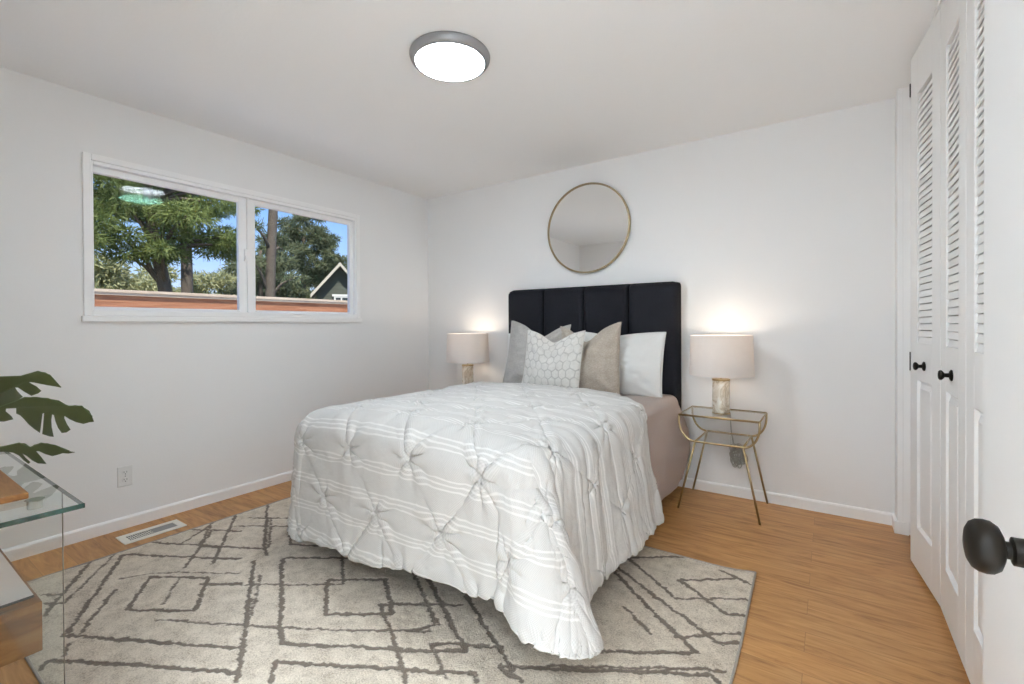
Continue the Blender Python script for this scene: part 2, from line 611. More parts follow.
def copy_tree(o, parent=None):
    c = o.copy()
    COL.objects.link(c)
    c.parent = parent
    for ch in list(o.children):
        copy_tree(ch, c)
    return c

def struct(name, mb, mat, parent=None, **kw):
    o = mb.build(name, mat, parent, **kw)
    if parent is None:
        o['kind'] = 'structure'
    return o

# value noise, vectorised
_rng = np.random.RandomState(7)
_tab = _rng.rand(256, 256)
def vnoise(x, y, seed=0):
    x = np.asarray(x, float) + seed * 17.3
    y = np.asarray(y, float) + seed * 9.1
    xi, yi = np.floor(x).astype(int), np.floor(y).astype(int)
    fx, fy = x - xi, y - yi
    fx = fx * fx * (3 - 2 * fx)
    fy = fy * fy * (3 - 2 * fy)
    g = lambda a, b: _tab[a % 256, b % 256]
    return (g(xi, yi) * (1 - fx) + g(xi + 1, yi) * fx) * (1 - fy) + (g(xi, yi + 1) * (1 - fx) + g(xi + 1, yi + 1) * fx) * fy
def sstep(a, b, x):
    t = np.clip((x - a) / (b - a), 0, 1)
    return t * t * (3 - 2 * t)

def np_grid_object(name, P, UV, mat, parent=None, smooth=True, mask=None):
    """P: (nu,nv,3) array in world coordinates"""
    nu, nv = P.shape[:2]
    org = np.array(wloc(parent)) if parent is not None else np.zeros(3)
    idx = np.arange(nu * nv).reshape(nu, nv)
    f = np.stack([idx[:-1, :-1], idx[1:, :-1], idx[1:, 1:], idx[:-1, 1:]], -1).reshape(-1, 4)
    me = bpy.data.meshes.new(name)
    me.from_pydata((P.reshape(-1, 3) - org).tolist(), [], f.tolist())
    uvl = me.uv_layers.new(name='uv')
    uvf = UV.reshape(-1, 2)[f.reshape(-1)]
    uvl.data.foreach_set('uv', uvf.astype(np.float32).reshape(-1))
    me.materials.append(mat)
    if smooth:
        me.polygons.foreach_set('use_smooth', [True] * len(me.polygons))
    o = bpy.data.objects.new(name, me)
    COL.objects.link(o)
    if parent is not None:
        o.parent = parent
    return o

# ================================================================== THE SETTING
H = 2.44
XR = 3.67       # right wall face
YR = -3.5       # rear wall face
WY0, WY1, WZ0, WZ1 = -2.605, -0.877, 1.245, 2.075     # window opening in the left wall

struct('floor', MB().box(-0.02, -3.57, -0.06, 4.42, 0.02, 0.0), M['floor'])
struct('hall_floor', MB().box(1.9, -4.7, -0.06, 4.42, -3.57, 0.0), plain('hall_bounce_white', (0.80, 0.80, 0.79, 1), 0.5, noise=0.03))  # hall floor whitened to bounce the fill light into the room
struct('ceiling', MB().box(-0.14, -4.7, H, 4.42, 0.14, H + 0.08), M['ceiling'])
wl_ = MB()
wl_.box(-0.09, -3.64, -0.06, 0, WY0, H).box(-0.09, WY1, -0.06, 0, 0.14, H)
wl_.box(-0.09, WY0, -0.06, 0, WY1, WZ0).box(-0.09, WY0, WZ1, 0, WY1, H)
struct('wall_left', wl_, M['wall'])
struct('wall_back', MB().box(0, 0, -0.06, 4.42, 0.14, H), M['wall'])
wr = MB().box(XR, -0.115, 0, XR + 0.11, 0, H).box(XR, -3.5, 0, XR + 0.11, -1.862, H)
struct('wall_right', wr, M['wall'])
struct('wall_closet', MB().box(4.36, -2.0, 0, 4.42, 0, H).box(XR + 0.11, -1.95, 0, 4.36, -1.89, H), M['wall'])
wb = MB().box(0, YR - 0.14, 0, 2.77, YR, H).box(3.60, YR - 0.14, 0, 3.78, YR, H).box(2.77, YR - 0.14, 2.06, 3.60, YR, H)
struct('wall_rear', wb, M['wall'])
struct('wall_hall', MB().box(2.0, -4.70, 0, 4.42, -4.62, H).box(2.0, -4.62, 0, 2.08, YR - 0.14, H).box(4.34, -4.62, 0, 4.42, YR - 0.14, H)
       .box(3.78, YR - 0.14, 0, 4.34, YR - 0.06, H), M['wall'])

def baseboard(name, a, b, nrm):
    """simple square board with an eased top edge; a,b floor points, nrm into the room"""
    a, b, n = Vector((*a, 0)), Vector((*b, 0)), Vector((*nrm, 0))
    prof = [(0, 0), (0.013, 0), (0.013, 0.058), (0.008, 0.066), (0, 0.068)]
    vs = [p + n * d + Vector((0, 0, z)) for p in (a, b) for d, z in prof]
    k = len(prof)
    fs = [tuple(range(k)), tuple(range(k, 2 * k))[::-1]] + [(i, (i + 1) % k, (i + 1) % k + k, i + k) for i in range(k)]
    return struct(name, MB().add(vs, fs), M['trim'])
baseboard('baseboard_left', (0, -3.5), (0, 0), (1, 0))
baseboard('baseboard_back', (0.013, 0), (XR, 0), (0, -1))
baseboard('baseboard_right', (XR, -1.862), (XR, -2.66), (-1, 0))
baseboard('baseboard_rear', (0.013, YR), (2.70, YR), (0, 1))
# jamb at the far end of the closet opening, with its little plinth
jb = MB().box(XR + 0.002, -0.121, 0.068, XR + 0.022, -0.115, H).box(XR + 0.026, -0.119, 0.068, XR + 0.11, -0.115, H)
jb.box(XR - 0.013, -0.128, 0, XR + 0.048, -0.115, 0.068).box(XR - 0.013, -0.115, 0, XR, -0.013, 0.066)
struct('trim_1', jb, M['trim'])
# track over the closet doors
tk = MB().box(3.722, -1.82, 2.418, 3.732, -0.115, 2.44).box(3.760, -1.82, 2.418, 3.770, -0.115, 2.44).box(3.732, -1.82, 2.434, 3.760, -0.115, 2.44)
struct('trim_2', tk, M['trim'])
# casing of the entry doorway in the rear wall
cs = MB().box(2.70, YR, 0, 2.77, YR + 0.013, 2.13).box(3.60, YR, 0, 3.655, YR + 0.013, 2.13).box(2.77, YR, 2.06, 3.60, YR + 0.013, 2.13)
struct('trim_3', cs, M['trim'])

# unseen fill lamp, added beyond the doorway to brighten bed front and walls
hl = empty('hall_fill_lamp', (3.42, -3.83, H), 'round fill lamp added on the hall ceiling outside the doorway', 'light')
MB().lathe([(0, H), (0.15, H), (0.15, H - 0.015), (0.13, H - 0.028), (0.08, H - 0.034), (0, H - 0.036)], (3.42, -3.83, 0), n=40).build('fill_bowl', emit_mat('hall_fill_light', (0.85, 0.965, 1.055, 1), HALL_FILL_POWER / (math.pi * 0.30)), hl, smooth=True)

# ---- window
win = empty('window_1', (0, (WY0 + WY1) / 2, WZ0), kind='structure')
c = MB()
def rect_frame(mb, x0, x1, y0, y1, z0, z1, t, tb=None, tt=None, t1=None):
    tb = t if tb is None else tb
    tt = t if tt is None else tt
    t1 = t if t1 is None else t1
    mb.box(x0, y0, z0, x1, y0 + t, z1).box(x0, y1 - t1, z0, x1, y1, z1)
    mb.box(x0, y0 + t, z0, x1, y1 - t1, z0 + tb).box(x0, y0 + t, z1 - tt, x1, y1 - t1, z1)
    return mb
rect_frame(c, 0, 0.014, -2.645, -0.837, 1.222, 2.115, 0.036)
c.build('window_casing', M['trim'], win, bevel=0.004)
MB().box(-0.03, -2.655, 1.190, 0.024, -0.828, 1.222).build('window_stool', M['trim'], win, bevel=0.004)
f = rect_frame(MB(), -0.085, 0.007, WY0 - 0.004, WY1 + 0.004, WZ0 - 0.024, WZ1 + 0.004, 0.010, 0.030, 0.020)
f.build('window_frame', M['vinyl'], win, bevel=0.003)
# fixed light on the left, sliding sash on the right
s = rect_frame(MB(), -0.062, -0.030, -2.603, -1.760, 1.247, 2.060, 0.012, 0.028, 0.036, 0.058)
s.build('fixed_sash', M['vinyl'], win, bevel=0.003)
s = rect_frame(MB(), -0.062, -0.028, -1.757, -0.880, 1.247, 2.060, 0.052, 0.028, 0.036, 0.034)
s.box(-0.030, -1.768, 1.247, -0.012, -1.752, 2.060)
sash = s.build('sliding_sash', M['vinyl'], win, bevel=0.003)
lt = MB().box(-0.024, -1.788, 1.615, -0.008, -1.768, 1.70).box(-0.012, -1.786, 1.625, 0.004, -1.772, 1.655)
lt.build('sash_latch', M['vinyl'], win, bevel=0.003)
def pane(y0, y1, z0, z1, x, mat, tilt=0.0, yaw=0.0):
    h, w = (z1 - z0) / 2, (y1 - y0) / 2
    vs = []
    for (sy, sz) in ((-1, -1), (1, -1), (1, 1), (-1, 1)):
        vs.append((x + sz * h * math.tan(R(tilt)) + sy * w * math.tan(R(yaw)), (y0 + y1) / 2 + sy * w, (z0 + z1) / 2 + sz * h))
    o = MB().add(vs, [(0, 1, 2, 3)]).build('window_pane', mat, win, fix=False)
    return o
pane(-2.596, -1.812, 1.27, 2.03, -0.040, M['pane'], 0.40)
pane(-2.596, -1.812, 1.27, 2.03, -0.050, M['pane_green'], -0.70)
pane(-1.712, -0.912, 1.27, 2.03, -0.040, M['pane'], 0.0)
pane(-1.712, -0.912, 1.27, 2.03, -0.050, M['pane_green'], 0.0)

# ---- closet bifold doors
KNOB_PROF = [(0, 0), (0.020, 0), (0.021, 0.003), (0.017, 0.006), (0.008, 0.009), (0.0075, 0.020), (0.013, 0.024), (0.0175, 0.028), (0.018, 0.033), (0.014, 0.037), (0, 0.039)]
def bifold_leaf(parent, near, far, knob=False):
    """a louvred leaf from floor point near to far; its face looks into the room"""
    a, b = Vector((*near, 0)), Vector((*far, 0))
    w = (b - a).length - 0.003
    e = (b - a).normalized()
    n = Vector((0, 0, 1)).cross(e)        # into the room (-x)
    if n.x > 0:
        n = -n
    def mat(p):                            # s along, d behind the face, z
        s_, d_, z_ = p
        return a + e * (s_ + 0.0015) - n * d_ + Vector((0, 0, z_))
    def bx(mb, s0, d0, z0, s1, d1, z1):
        t = MB().box(s0, d0, z0, s1, d1, z1)
        mb.add([mat(p) for p in t.v], t.f)
        return mb
    ST, T, ZB, ZT = 0.104, 0.030, 0.020, 2.412
    fr = MB()
    bx(fr, 0, 0, ZB, ST, T, ZT); bx(fr, w - ST, 0, ZB, w, T, ZT)
    bx(fr, ST, 0, ZB, w - ST, T, 0.215); bx(fr, ST, 0, 0.895, w - ST, T, 1.068); bx(fr, ST, 0, 2.205, w - ST, T, ZT)
    leaf = fr.build('door_leaf', M['door_paint'], parent, bevel=0.0025)
    sl = MB()
    z = 1.068 + 0.012
    while z < 2.205 - 0.004:
        # slat tilted: the room edge lies lower
        prof = [(0.004, z - 0.0132), (0.009, z + 0.0128), (0.0125, z + 0.0128), (0.0075, z - 0.0132)]
        vs = [mat((s_, d, zz)) for s_ in (ST - 0.004, w - ST + 0.004) for d, zz in prof]
        fs = [(0, 1, 2, 3), (7, 6, 5, 4)] + [(i, (i + 1) % 4, (i + 1) % 4 + 4, i + 4) for i in range(4)]
        sl.add(vs, fs)
        z += 0.0297
    sl.build('louver_slats', M['door_paint'], leaf)
    pn = MB()
    bx(pn, ST - 0.004, 0.012, 0.211, w - ST + 0.004, 0.022, 0.899)
    s0, s1, z0, z1 = ST, w - ST, 0.215, 0.895
    def ring(o1, d1, o2, d2):
        A = [(s0 + o1, d1, z0 + o1), (s1 - o1, d1, z0 + o1), (s1 - o1, d1, z1 - o1), (s0 + o1, d1, z1 - o1)]
        B = [(s0 + o2, d2, z0 + o2), (s1 - o2, d2, z0 + o2), (s1 - o2, d2, z1 - o2), (s0 + o2, d2, z1 - o2)]
        pn.add([mat(p) for p in A + B], [(i, (i + 1) % 4, (i + 1) % 4 + 4, i + 4) for i in range(4)])
    ring(0.0, 0.0, 0.008, 0.012)
    ring(0.016, 0.012, 0.034, 0.003)
    pn.add([mat(p) for p in ((s0 + .034, .003, z0 + .034), (s1 - .034, .003, z0 + .034), (s1 - .034, .003, z1 - .034), (s0 + .034, .003, z1 - .034))], [(0, 1, 2, 3)])
    pn.build('raised_panel', M['door_paint'], leaf)
    if knob:
        k = MB().lathe(KNOB_PROF, mat((w / 2 - 0.005, 0, 0.967)), n, 24)
        ko = k.build('knob', M['bronze'], leaf, smooth=True)
        smooth_angle(ko, 50)
        ko['label'] = 'dark bronze knob'
    return leaf
d1 = empty('door_1', (3.73, -0.515, 0), kind='structure')
bifold_leaf(d1, (3.728, -0.930), (3.683, -0.512), True)
bifold_leaf(d1, (3.683, -0.508), (3.728, -0.122))
for z0, z1 in ((0.93, 1.02), (2.235, 2.30)):
    MB().box(3.679, -0.513, z0, 3.6835, -0.507, z1).build('hinge', M['bronze'], d1, bevel=0.002)
d2 = empty('door_2', (3.73, -1.355, 0), kind='structure')
bifold_leaf(d2, (3.728, -1.352), (3.728, -0.933), True)
bifold_leaf(d2, (3.728, -1.775), (3.728, -1.354))

# ---- entry door, open against the right wall
d3 = empty('door_3', (3.58, -3.48, 0), kind='structure')
MB().box(3.545, -3.48, 0.012, 3.580, -2.712, 2.035).build('door_leaf', M['door_paint'], d3, bevel=0.003)
kp = [(0, 0), (0.033, 0), (0.033, 0.004), (0.028, 0.009), (0.0142, 0.012), (0.0134, 0.029), (0.0134, 0.0335), (0.0082, 0.035), (0.0082, 0.0390),
      (0.0145, 0.0405), (0.0215, 0.0435), (0.0252, 0.0485), (0.0260, 0.0535), (0.0252, 0.0590), (0.0222, 0.0635), (0.0165, 0.0665), (0.0090, 0.0680), (0, 0.0685)]
kn = MB().lathe(kp, (3.5455, -2.779, 0.9325), (-1, 0, 0), 64).build('door_knob', M['bronze'], d3, smooth=True)
smooth_angle(kn, 60)
kn['label'] = 'dark bronze round knob'

# ================================================================== OUTSIDE THE WINDOW
struct('ground', MB().box(-60, -40, -0.36, -0.16, 50, -0.30), M['ground'])
struct('bounce_slab', MB().box(-3.9, -9, -0.34, -0.15, 9, -0.28), M['bounce_slab'])  # unseen pale slab, added to bounce sunlight up to the ceiling

fence = empty('garden_fence', (-4, 1, -0.3), 'orange cedar board fence with pale cap rail outside the window', 'fence')
zb = 1.560
fb = MB()
for k in range(9):
    for (ya, yb) in ((-7.0, -2.2), (-2.19, 2.6), (2.61, 7.4), (7.41, 12.0)):
        off = 0.007 * ((k * 7 + int(ya)) % 3)
        fb.box(-4.03 - off, ya, zb - 0.155 * (k + 1) + 0.006, -4.0 - off, yb, zb - 0.155 * k)
fb.build('fence_boards', M['fence_wood'], fence)
MB().box(-4.12, -7.0, zb + 0.035, -3.955, 12.0, zb + 0.070).box(-4.05, -7, zb, -3.972, 12, zb + 0.035).build('cap_rail', M['fence_cap'], fence)
for y in (-4.6, -2.2, 0.2, 2.6, 5.0, 7.4):
    MB().box(-4.14, y - 0.05, -0.3, -4.045, y + 0.05, zb).build('fence_post', M['fence_wood'], fence)

# neighbouring house: green-grey gable beyond the fence
hs = empty('neighbour_house', (-16, 10.40, -0.3), 'green grey gabled house beyond the fence with pale roof trim', 'house')
HX, YA, YP, ZE, ZP = -16.0, 9.36, 10.40, 2.87, 4.10
YB = 2 * YP - YA
MB().prism([(YA, -0.3), (YB, -0.3), (YB, ZE), (YP, ZP - 0.12), (YA, ZE)], 0, HX - 2.4, HX).build('house_wall', M['siding'], hs)
sid = MB()
for k in range(26):
    z = -0.3 + k * 0.17
    zz = min(z + 0.16, ZP - 0.25)
    if z < ZE:
        sid.box(HX, YA, z, HX + 0.012, YB, z + 0.012)
    elif z < ZP - 0.3:
        q = (z - ZE) / (ZP - 0.12 - ZE)
        sid.box(HX, YA + (YP - YA) * q, z, HX + 0.012, YB - (YP - YA) * q, z + 0.012)
sid.build('lap_siding', M['siding'], hs)
sl = (ZP - ZE) / (YP - YA)
def roof_slab(y0, z0, y1, z1, t, xa, xb):
    return MB().prism([(y0, z0), (y1, z1), (y1, z1 + t), (y0, z0 + t)], 0, xa, xb)
oe = 0.25
roof_slab(YA - oe, ZE - oe * sl, YP, ZP, 0.08, HX - 2.7, HX + 0.40).build('roof', M['shingles'], hs)
roof_slab(YB + oe, ZE - oe * sl, YP, ZP, 0.08, HX - 2.7, HX + 0.40).build('roof', M['shingles'], hs)
roof_slab(YA - oe, ZE - oe * sl - 0.10, YP, ZP - 0.10, 0.17, HX + 0.40, HX + 0.44).build('barge_board', M['house_trim'], hs)
roof_slab(YB + oe, ZE - oe * sl - 0.10, YP, ZP - 0.10, 0.17, HX + 0.40, HX + 0.44).build('barge_board', M['house_trim'], hs)
hw = rect_frame(MB(), HX + 0.01, HX + 0.07, 10.12, 10.98, 1.85, 2.60, 0.08).box(HX + 0.01, 10.42, 1.9, HX + 0.06, 10.49, 2.55).box(HX + .01, 10.04, 2.58, HX + 0.09, 11.06, 2.68)
hwo = hw.build('house_window', M['house_white'], hs)
MB().box(HX + 0.012, 10.15, 1.90, HX + 0.03, 10.95, 2.55).build('house_window_pane', M['house_glass'], hwo)

hs.rotation_euler.z = R(-35)
rnd = random.Random(11)
def foliage(blobs, n_per, L, wid, seed, droop=0.15):
    rr = np.random.RandomState(seed)
    vs, fs = [], []
    for (cx, cy, cz, rx, ry, rz) in blobs:
        n = int(n_per * (rx * ry * rz) ** (2 / 3) / 0.36)
        d = rr.normal(size=(n, 3))
        d /= np.linalg.norm(d, axis=1)[:, None]
        rad = rr.rand(n) ** 0.45
        c = np.array([cx, cy, cz]) + d * rad[:, None] * np.array([rx, ry, rz])
        dirn = d + rr.normal(size=(n, 3)) * 0.9
        dirn[:, 2] -= droop
        dirn /= np.linalg.norm(dirn, axis=1)[:, None]
        side = np.cross(dirn, rr.normal(size=(n, 3)))
        side /= np.linalg.norm(side, axis=1)[:, None]
        l = L * (0.6 + 0.8 * rr.rand(n))[:, None]
        w = wid * (0.6 + 0.8 * rr.rand(n))[:, None]
        q = np.stack([c - side * w * 0.5, c + side * w * 0.5, c + dirn * l + side * w * 0.15, c + dirn * l - side * w * 0.15], 1)
        k = len(vs)
        vs += q.reshape(-1, 3).tolist()
        fs += (np.arange(n * 4).reshape(n, 4) + k).tolist()
    m = MB()
    m.v, m.f = vs, [tuple(f_) for f_ in fs]
    return m

def tree(name, label, cat, base, path, r0, r1, blobs, fol, bark, n_per=900, L=0.28, wid=0.07, seed=1, branches=True, group=None):
    t = empty(name, base, label, cat, group)
    base = Vector(base)
    pts = [base + Vector(p) for p in path]
    k = len(pts)
    MB().tube(pts, [r0 + (r1 - r0) * i / (k - 1) for i in range(k)], 10).build('trunk', M[bark], t, smooth=True)
    bl = [(base.x + b[0], base.y + b[1], base.z + b[2], b[3], b[4], b[5]) for b in blobs]
    if branches:
        for b in bl:
            c_ = Vector(b[:3])
            if abs(c_.y - base.y) > 1.25:
                continue
            zz = c_.z - 0.5 - 0.25 * abs(c_.y - base.y)     # leaves the trunk below the blob
            q = min(range(k), key=lambda i: abs(pts[i].z - zz))
            p0 = pts[q]
            mid = (p0 + c_) / 2 + Vector((0, 0, 0.12))
            MB().tube([p0, mid, c_], [0.055, 0.04, 0.015], 6).build('branch', M[bark], t, smooth=True)
    f_ = foliage(bl, n_per, L, wid, seed).build('foliage', M[fol], t, fix=False)
    return t

def blobset(seed, n, y0, y1, z0, z1, r0, r1, xs=1.2, cond=None):
    q = random.Random(seed)
    out = []
    while len(out) < n:
        y, z = q.uniform(y0, y1), q.uniform(z0, z1)
        if cond and not cond(y, z):
            continue
        rr = q.uniform(r0, r1)
        out.append((q.uniform(-xs, xs), y, z, rr * 1.1, rr * 1.25, rr * 0.62))
    return out

# big leaning pine of the left light (base at x=-10)
tree('pine_tree', 'broad green pine with leaning dark trunk beyond the fence', 'tree', (-10, 1.42, -0.3),
     [(0, 0, 0), (0, -0.10, 1.5), (0, -0.22, 2.4), (0, -0.36, 3.2), (0, -0.55, 4.4), (0, -0.6, 6.0)], 0.17, 0.10,
     [(0.1, -1.1, 3.55, .5, .55, .22), (0, -1.7, 3.4, .5, .5, .25), (-.2, -2.2, 3.6, .5, .5, .25), (.2, -1.5, 3.9, .5, .5, .2), (0, -2.5, 3.2, .5, .5, .25), (0, -1.0, 3.15, .4, .45, .18), (0, -2.8, 3.9, .5, .5, .25), (0.1, 1.0, 3.75, .5, .55, .22), (-0.2, 1.45, 3.5, .4, .5, .2), (0.2, 0.7, 3.5, .45, .5, .22), (0, 1.6, 4.75, .4, .5, .2)] + blobset(3, 62, -3.4, 1.25, 3.05, 6.2, 0.26, 0.50, 0.9, lambda y, z: z > 3.2 - 0.1 * min(0, y) * 0 and not (-1.0 < y < -0.45 and 3.4 < z < 4.0) and not (y > 0.75 and 3.75 < z < 4.55)), 'pine', 'bark', 1500, 0.15, 0.028, 5)
tree('pine_tree', 'pale straight trunk standing just behind the leaning pine', 'tree', (-13.5, 3.0, -0.3),
     [(0, 0, 0), (0, 0.02, 2), (0, 0, 4), (0, 0.03, 7.5)], 0.19, 0.13,
     blobset(8, 8, -1.6, 0.6, 4.4, 7.2, 0.4, 0.7, 0.6), 'pine', 'bark_pale', 1300, 0.18, 0.04, 6, False)
tree('pine_tree', 'dark low pine at the left edge of the window', 'tree', (-14, -0.4, -0.3),
     [(0, 0, 0), (0, 0.02, 2), (0, -0.05, 4), (0, 0.03, 6)], 0.16, 0.10,
     blobset(12, 16, -1.6, 1.5, 3.0, 6.2, 0.4, 0.7, 0.7), 'pine', 'bark', 1300, 0.18, 0.04, 7, False)
# tall bare trunk of the right light
tree('pine_tree', 'tall bare brown trunk in the right half of the window', 'tree', (-10, 3.82, -0.3),
     [(0, 0, 0), (0, -0.04, 2.3), (0, 0.0, 3.6), (0, 0.08, 5.0), (0, 0.1, 7.0)], 0.145, 0.115,
     [(0.2, -0.55, 4.25, 0.3, 0.30, 0.12), (-0.2, 0.55, 3.75, 0.3, 0.4, 0.14), (0, -0.5, 3.3, 0.3, 0.3, 0.15), (0.1, 0.6, 2.9, 0.4, 0.5, 0.2)],
     'pine_dark', 'bark_pale', 900, 0.16, 0.03, 9)
tree('conifer_tree', 'loose dark conifer rising behind the grey gable', 'tree', (-21.5, 11.9, -0.3),
     [(0, 0, 0), (0, 0.05, 2.5), (0, 0.0, 4.5), (0, 0.05, 7.2)], 0.2, 0.06,
     blobset(21, 170, -3.4, 3.2, 1.6, 8.2, 0.24, 0.46, 1.0, lambda y, z: abs(y) < 3.2 * (1.0 - max(0, z - 4.6) / 4.2)), 'pine_dark', 'bark', 700, 0.24, 0.055, 10, False)
tree('conifer_tree', 'thin dark conifer behind the bare trunk', 'tree', (-18.5, 7.9, -0.3),
     [(0, 0, 0), (0, 0.05, 2.5), (0, 0.0, 4.5), (0, 0.05, 5.0)], 0.15, 0.05,
     blobset(23, 22, -1.3, 1.3, 1.6, 4.6, 0.35, 0.55, 0.8), 'pine_dark', 'bark', 800, 0.22, 0.05, 12, False)
# far trees, their haze painted in as lighter foliage
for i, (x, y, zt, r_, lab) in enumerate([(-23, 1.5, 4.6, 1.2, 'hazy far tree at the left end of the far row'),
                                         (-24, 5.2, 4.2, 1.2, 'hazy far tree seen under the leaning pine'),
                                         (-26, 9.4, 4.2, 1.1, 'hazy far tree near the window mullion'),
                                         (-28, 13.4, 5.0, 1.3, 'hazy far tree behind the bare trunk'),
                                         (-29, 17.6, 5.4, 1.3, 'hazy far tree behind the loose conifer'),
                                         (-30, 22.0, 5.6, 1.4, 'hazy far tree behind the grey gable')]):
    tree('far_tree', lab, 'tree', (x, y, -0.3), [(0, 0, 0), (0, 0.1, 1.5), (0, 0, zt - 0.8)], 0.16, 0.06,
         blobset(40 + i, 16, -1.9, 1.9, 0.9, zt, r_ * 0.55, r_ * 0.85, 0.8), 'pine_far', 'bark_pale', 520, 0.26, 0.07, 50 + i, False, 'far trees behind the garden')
for i, (x, y, zt, lab) in enumerate([(-7.2, -0.6, 1.75, 'olive shrub behind the fence at the left'), (-7.4, 0.6, 1.85, 'olive shrub behind the fence beside the leaning trunk'),
                                     (-7.6, 2.3, 1.7, 'olive shrub behind the fence right of the pale trunk'), (-8, 4.9, 1.75, 'olive shrub behind the fence in the right light')]):
    tree('shrub', lab, 'shrub', (x, y, -0.3), [(0, 0, 0), (0, 0.03, 0.7), (0, 0, zt - 0.2)], 0.04, 0.02,
         blobset(70 + i, 10, -0.6, 0.6, 0.5, zt + 0.1, 0.28, 0.42, 0.3), 'bush', 'bark', 900, 0.10, 0.035, 80 + i, False, 'shrubs behind the fence')

# ================================================================== RUG
RUG_LINES = [
    (1.0, [(0.404, -2.597), (1.002, -2.942), (1.177, -2.847), (1.398, -2.728), (1.614, -2.614)]),
    (1.0, [(0.404, -2.597), (0.678, -2.443), (0.947, -2.291)]),
    (1.0, [(0.776, -2.604), (1.009, -2.458), (1.239, -2.601), (0.998, -2.753), (0.776, -2.604)]),
    (0.7, [(0.779, -2.734), (1.03, -2.908)]),
    (1.0, [(0.364, -2.719), (0.769, -2.955)]),
    (0.6, [(0.361, -2.619), (0.545, -2.753), (0.711, -2.88)]),
    (0.9, [(0.342, -2.476), (0.824, -2.232)]),
    (0.8, [(0.352, -2.279), (0.621, -2.135)]),
    (0.6, [(0.367, -2.159), (0.521, -2.384)]),
    (0.8, [(0.486, -2.225), (0.816, -2.482)]),
    (0.9, [(0.373, -2.043), (0.566, -2.171), (0.886, -2.388)]),
    (1.1, [(1.168, -3.037), (1.133, -3.013), (1.294, -2.917), (1.519, -2.789), (1.747, -2.672)]),
    (0.5, [(1.079, -2.946), (1.141, -2.974)]),
    (0.5, [(0.908, -2.539), (1.073, -2.661)]),
    (0.5, [(1.176, -2.715), (1.479, -2.544)]),
    (0.4, [(0.68, -2.691), (0.741, -2.593), (0.829, -2.522), (1.095, -2.356)]),
    (0.6, [(1.066, -2.476), (1.183, -2.398)]),
    (0.7, [(0.559, -2.92), (0.625, -2.875)]),
    (0.7, [(0.655, -2.929), (0.72, -2.886)]),
    (1.2, [(1.025, -2.263), (1.544, -2.559), (1.678, -2.638)]),
    (1.2, [(1.678, -2.638), (1.774, -2.696)]),
    (0.5, [(1.185, -2.313), (1.465, -2.495)]),
    (1.1, [(1.116, -2.171), (1.396, -1.978), (1.709, -1.817)]),
    (1.1, [(1.116, -2.171), (1.715, -2.515), (1.89, -2.415), (2.225, -2.224)]),
    (1.1, [(1.48, -2.17), (1.695, -2.014), (1.919, -2.171), (1.702, -2.32), (1.48, -2.17)]),
    (0.5, [(1.038, -2.505), (1.339, -2.304), (1.57, -2.15)]),
    (0.8, [(1.57, -2.15), (1.124, -1.837)]),
    (0.6, [(1.438, -2.573), (1.616, -2.47), (1.813, -2.36), (2.123, -2.162)]),
    (1.1, [(1.868, -2.633), (1.792, -2.577), (2.023, -2.445), (2.267, -2.31), (2.295, -2.299)]),
    (1.0, [(1.709, -1.817), (2.021, -2.005)]),
    (0.8, [(1.689, -1.861), (2.002, -2.052), (2.123, -2.114)]),
    (0.7, [(1.829, -2.156), (2.004, -2.039)]),
    (0.8, [(1.829, -2.156), (2.003, -2.251), (2.158, -2.346), (2.234, -2.387)]),
    (1.0, [(0.821, -1.957), (1.008, -2.066), (1.383, -1.87)]),
    (0.9, [(0.352, -1.838), (0.94, -2.165), (1.02, -2.196)]),
    (0.6, [(0.603, -1.947), (0.943, -2.145)]),
    (0.9, [(0.636, -2.342), (0.945, -2.161)]),
    (0.6, [(0.527, -2.118), (0.787, -1.945)]),
    (0.6, [(0.476, -2.017), (0.679, -1.882)]),
    (0.8, [(0.364, -2.034), (0.882, -2.383)]),
    (0.6, [(0.333, -2.149), (0.609, -2.332)]),
    (0.8, [(1.372, -1.895), (1.511, -1.98), (1.815, -1.807)]),
    (0.7, [(1.89, -2.105), (2.116, -1.968)]),
    (1.0, [(1.726, -1.822), (2.044, -2.017), (2.296, -2.171), (2.104, -2.299)]),
    (0.6, [(1.708, -1.873), (1.972, -2.035), (2.106, -2.124)]),
    (1.0, [(1.872, -1.783), (2.384, -2.091), (2.492, -2.16)]),
    (0.9, [(3.066, -1.829), (3.036, -1.81), (2.723, -2.001), (2.439, -2.167), (2.541, -2.182)]),
    (0.6, [(3.077, -1.771), (3.021, -1.79), (2.776, -1.95), (2.574, -2.07)]),
    (0.8, [(2.172, -2.21), (2.394, -2.084)]),
    (1.1, [(2.601, -1.967), (2.829, -1.822), (2.979, -1.73), (2.74, -1.551), (2.441, -1.305)]),
    (0.7, [(2.673, -1.611), (2.813, -1.712)]),
    (1.0, [(2.383, -1.237), (2.703, -1.439), (3.03, -1.631), (3.098, -1.585)]),
    (0.9, [(2.421, -1.144), (2.638, -1.291), (2.819, -1.425)]),
    (0.7, [(2.46, -1.41), (2.538, -1.366)]),
    (1.0, [(2.528, -1.227), (2.77, -1.053)]),
    (1.0, [(3.033, -1.129), (2.812, -1.283), (3.032, -1.434), (3.09, -1.4)]),
    (0.6, [(2.83, -1.439), (3.087, -1.276)]),
    (0.9, [(2.953, -1.089), (3.085, -1.152)]),
    (0.7, [(2.89, -1.688), (3.005, -1.595), (3.096, -1.527)]),
    (0.9, [(2.175, -2.363), (2.395, -2.235), (2.425, -2.26)]),
    (0.6, [(2.025, -2.227), (2.108, -2.135)]),
    (0.6, [(2.172, -2.21), (2.328, -2.307)]),
]

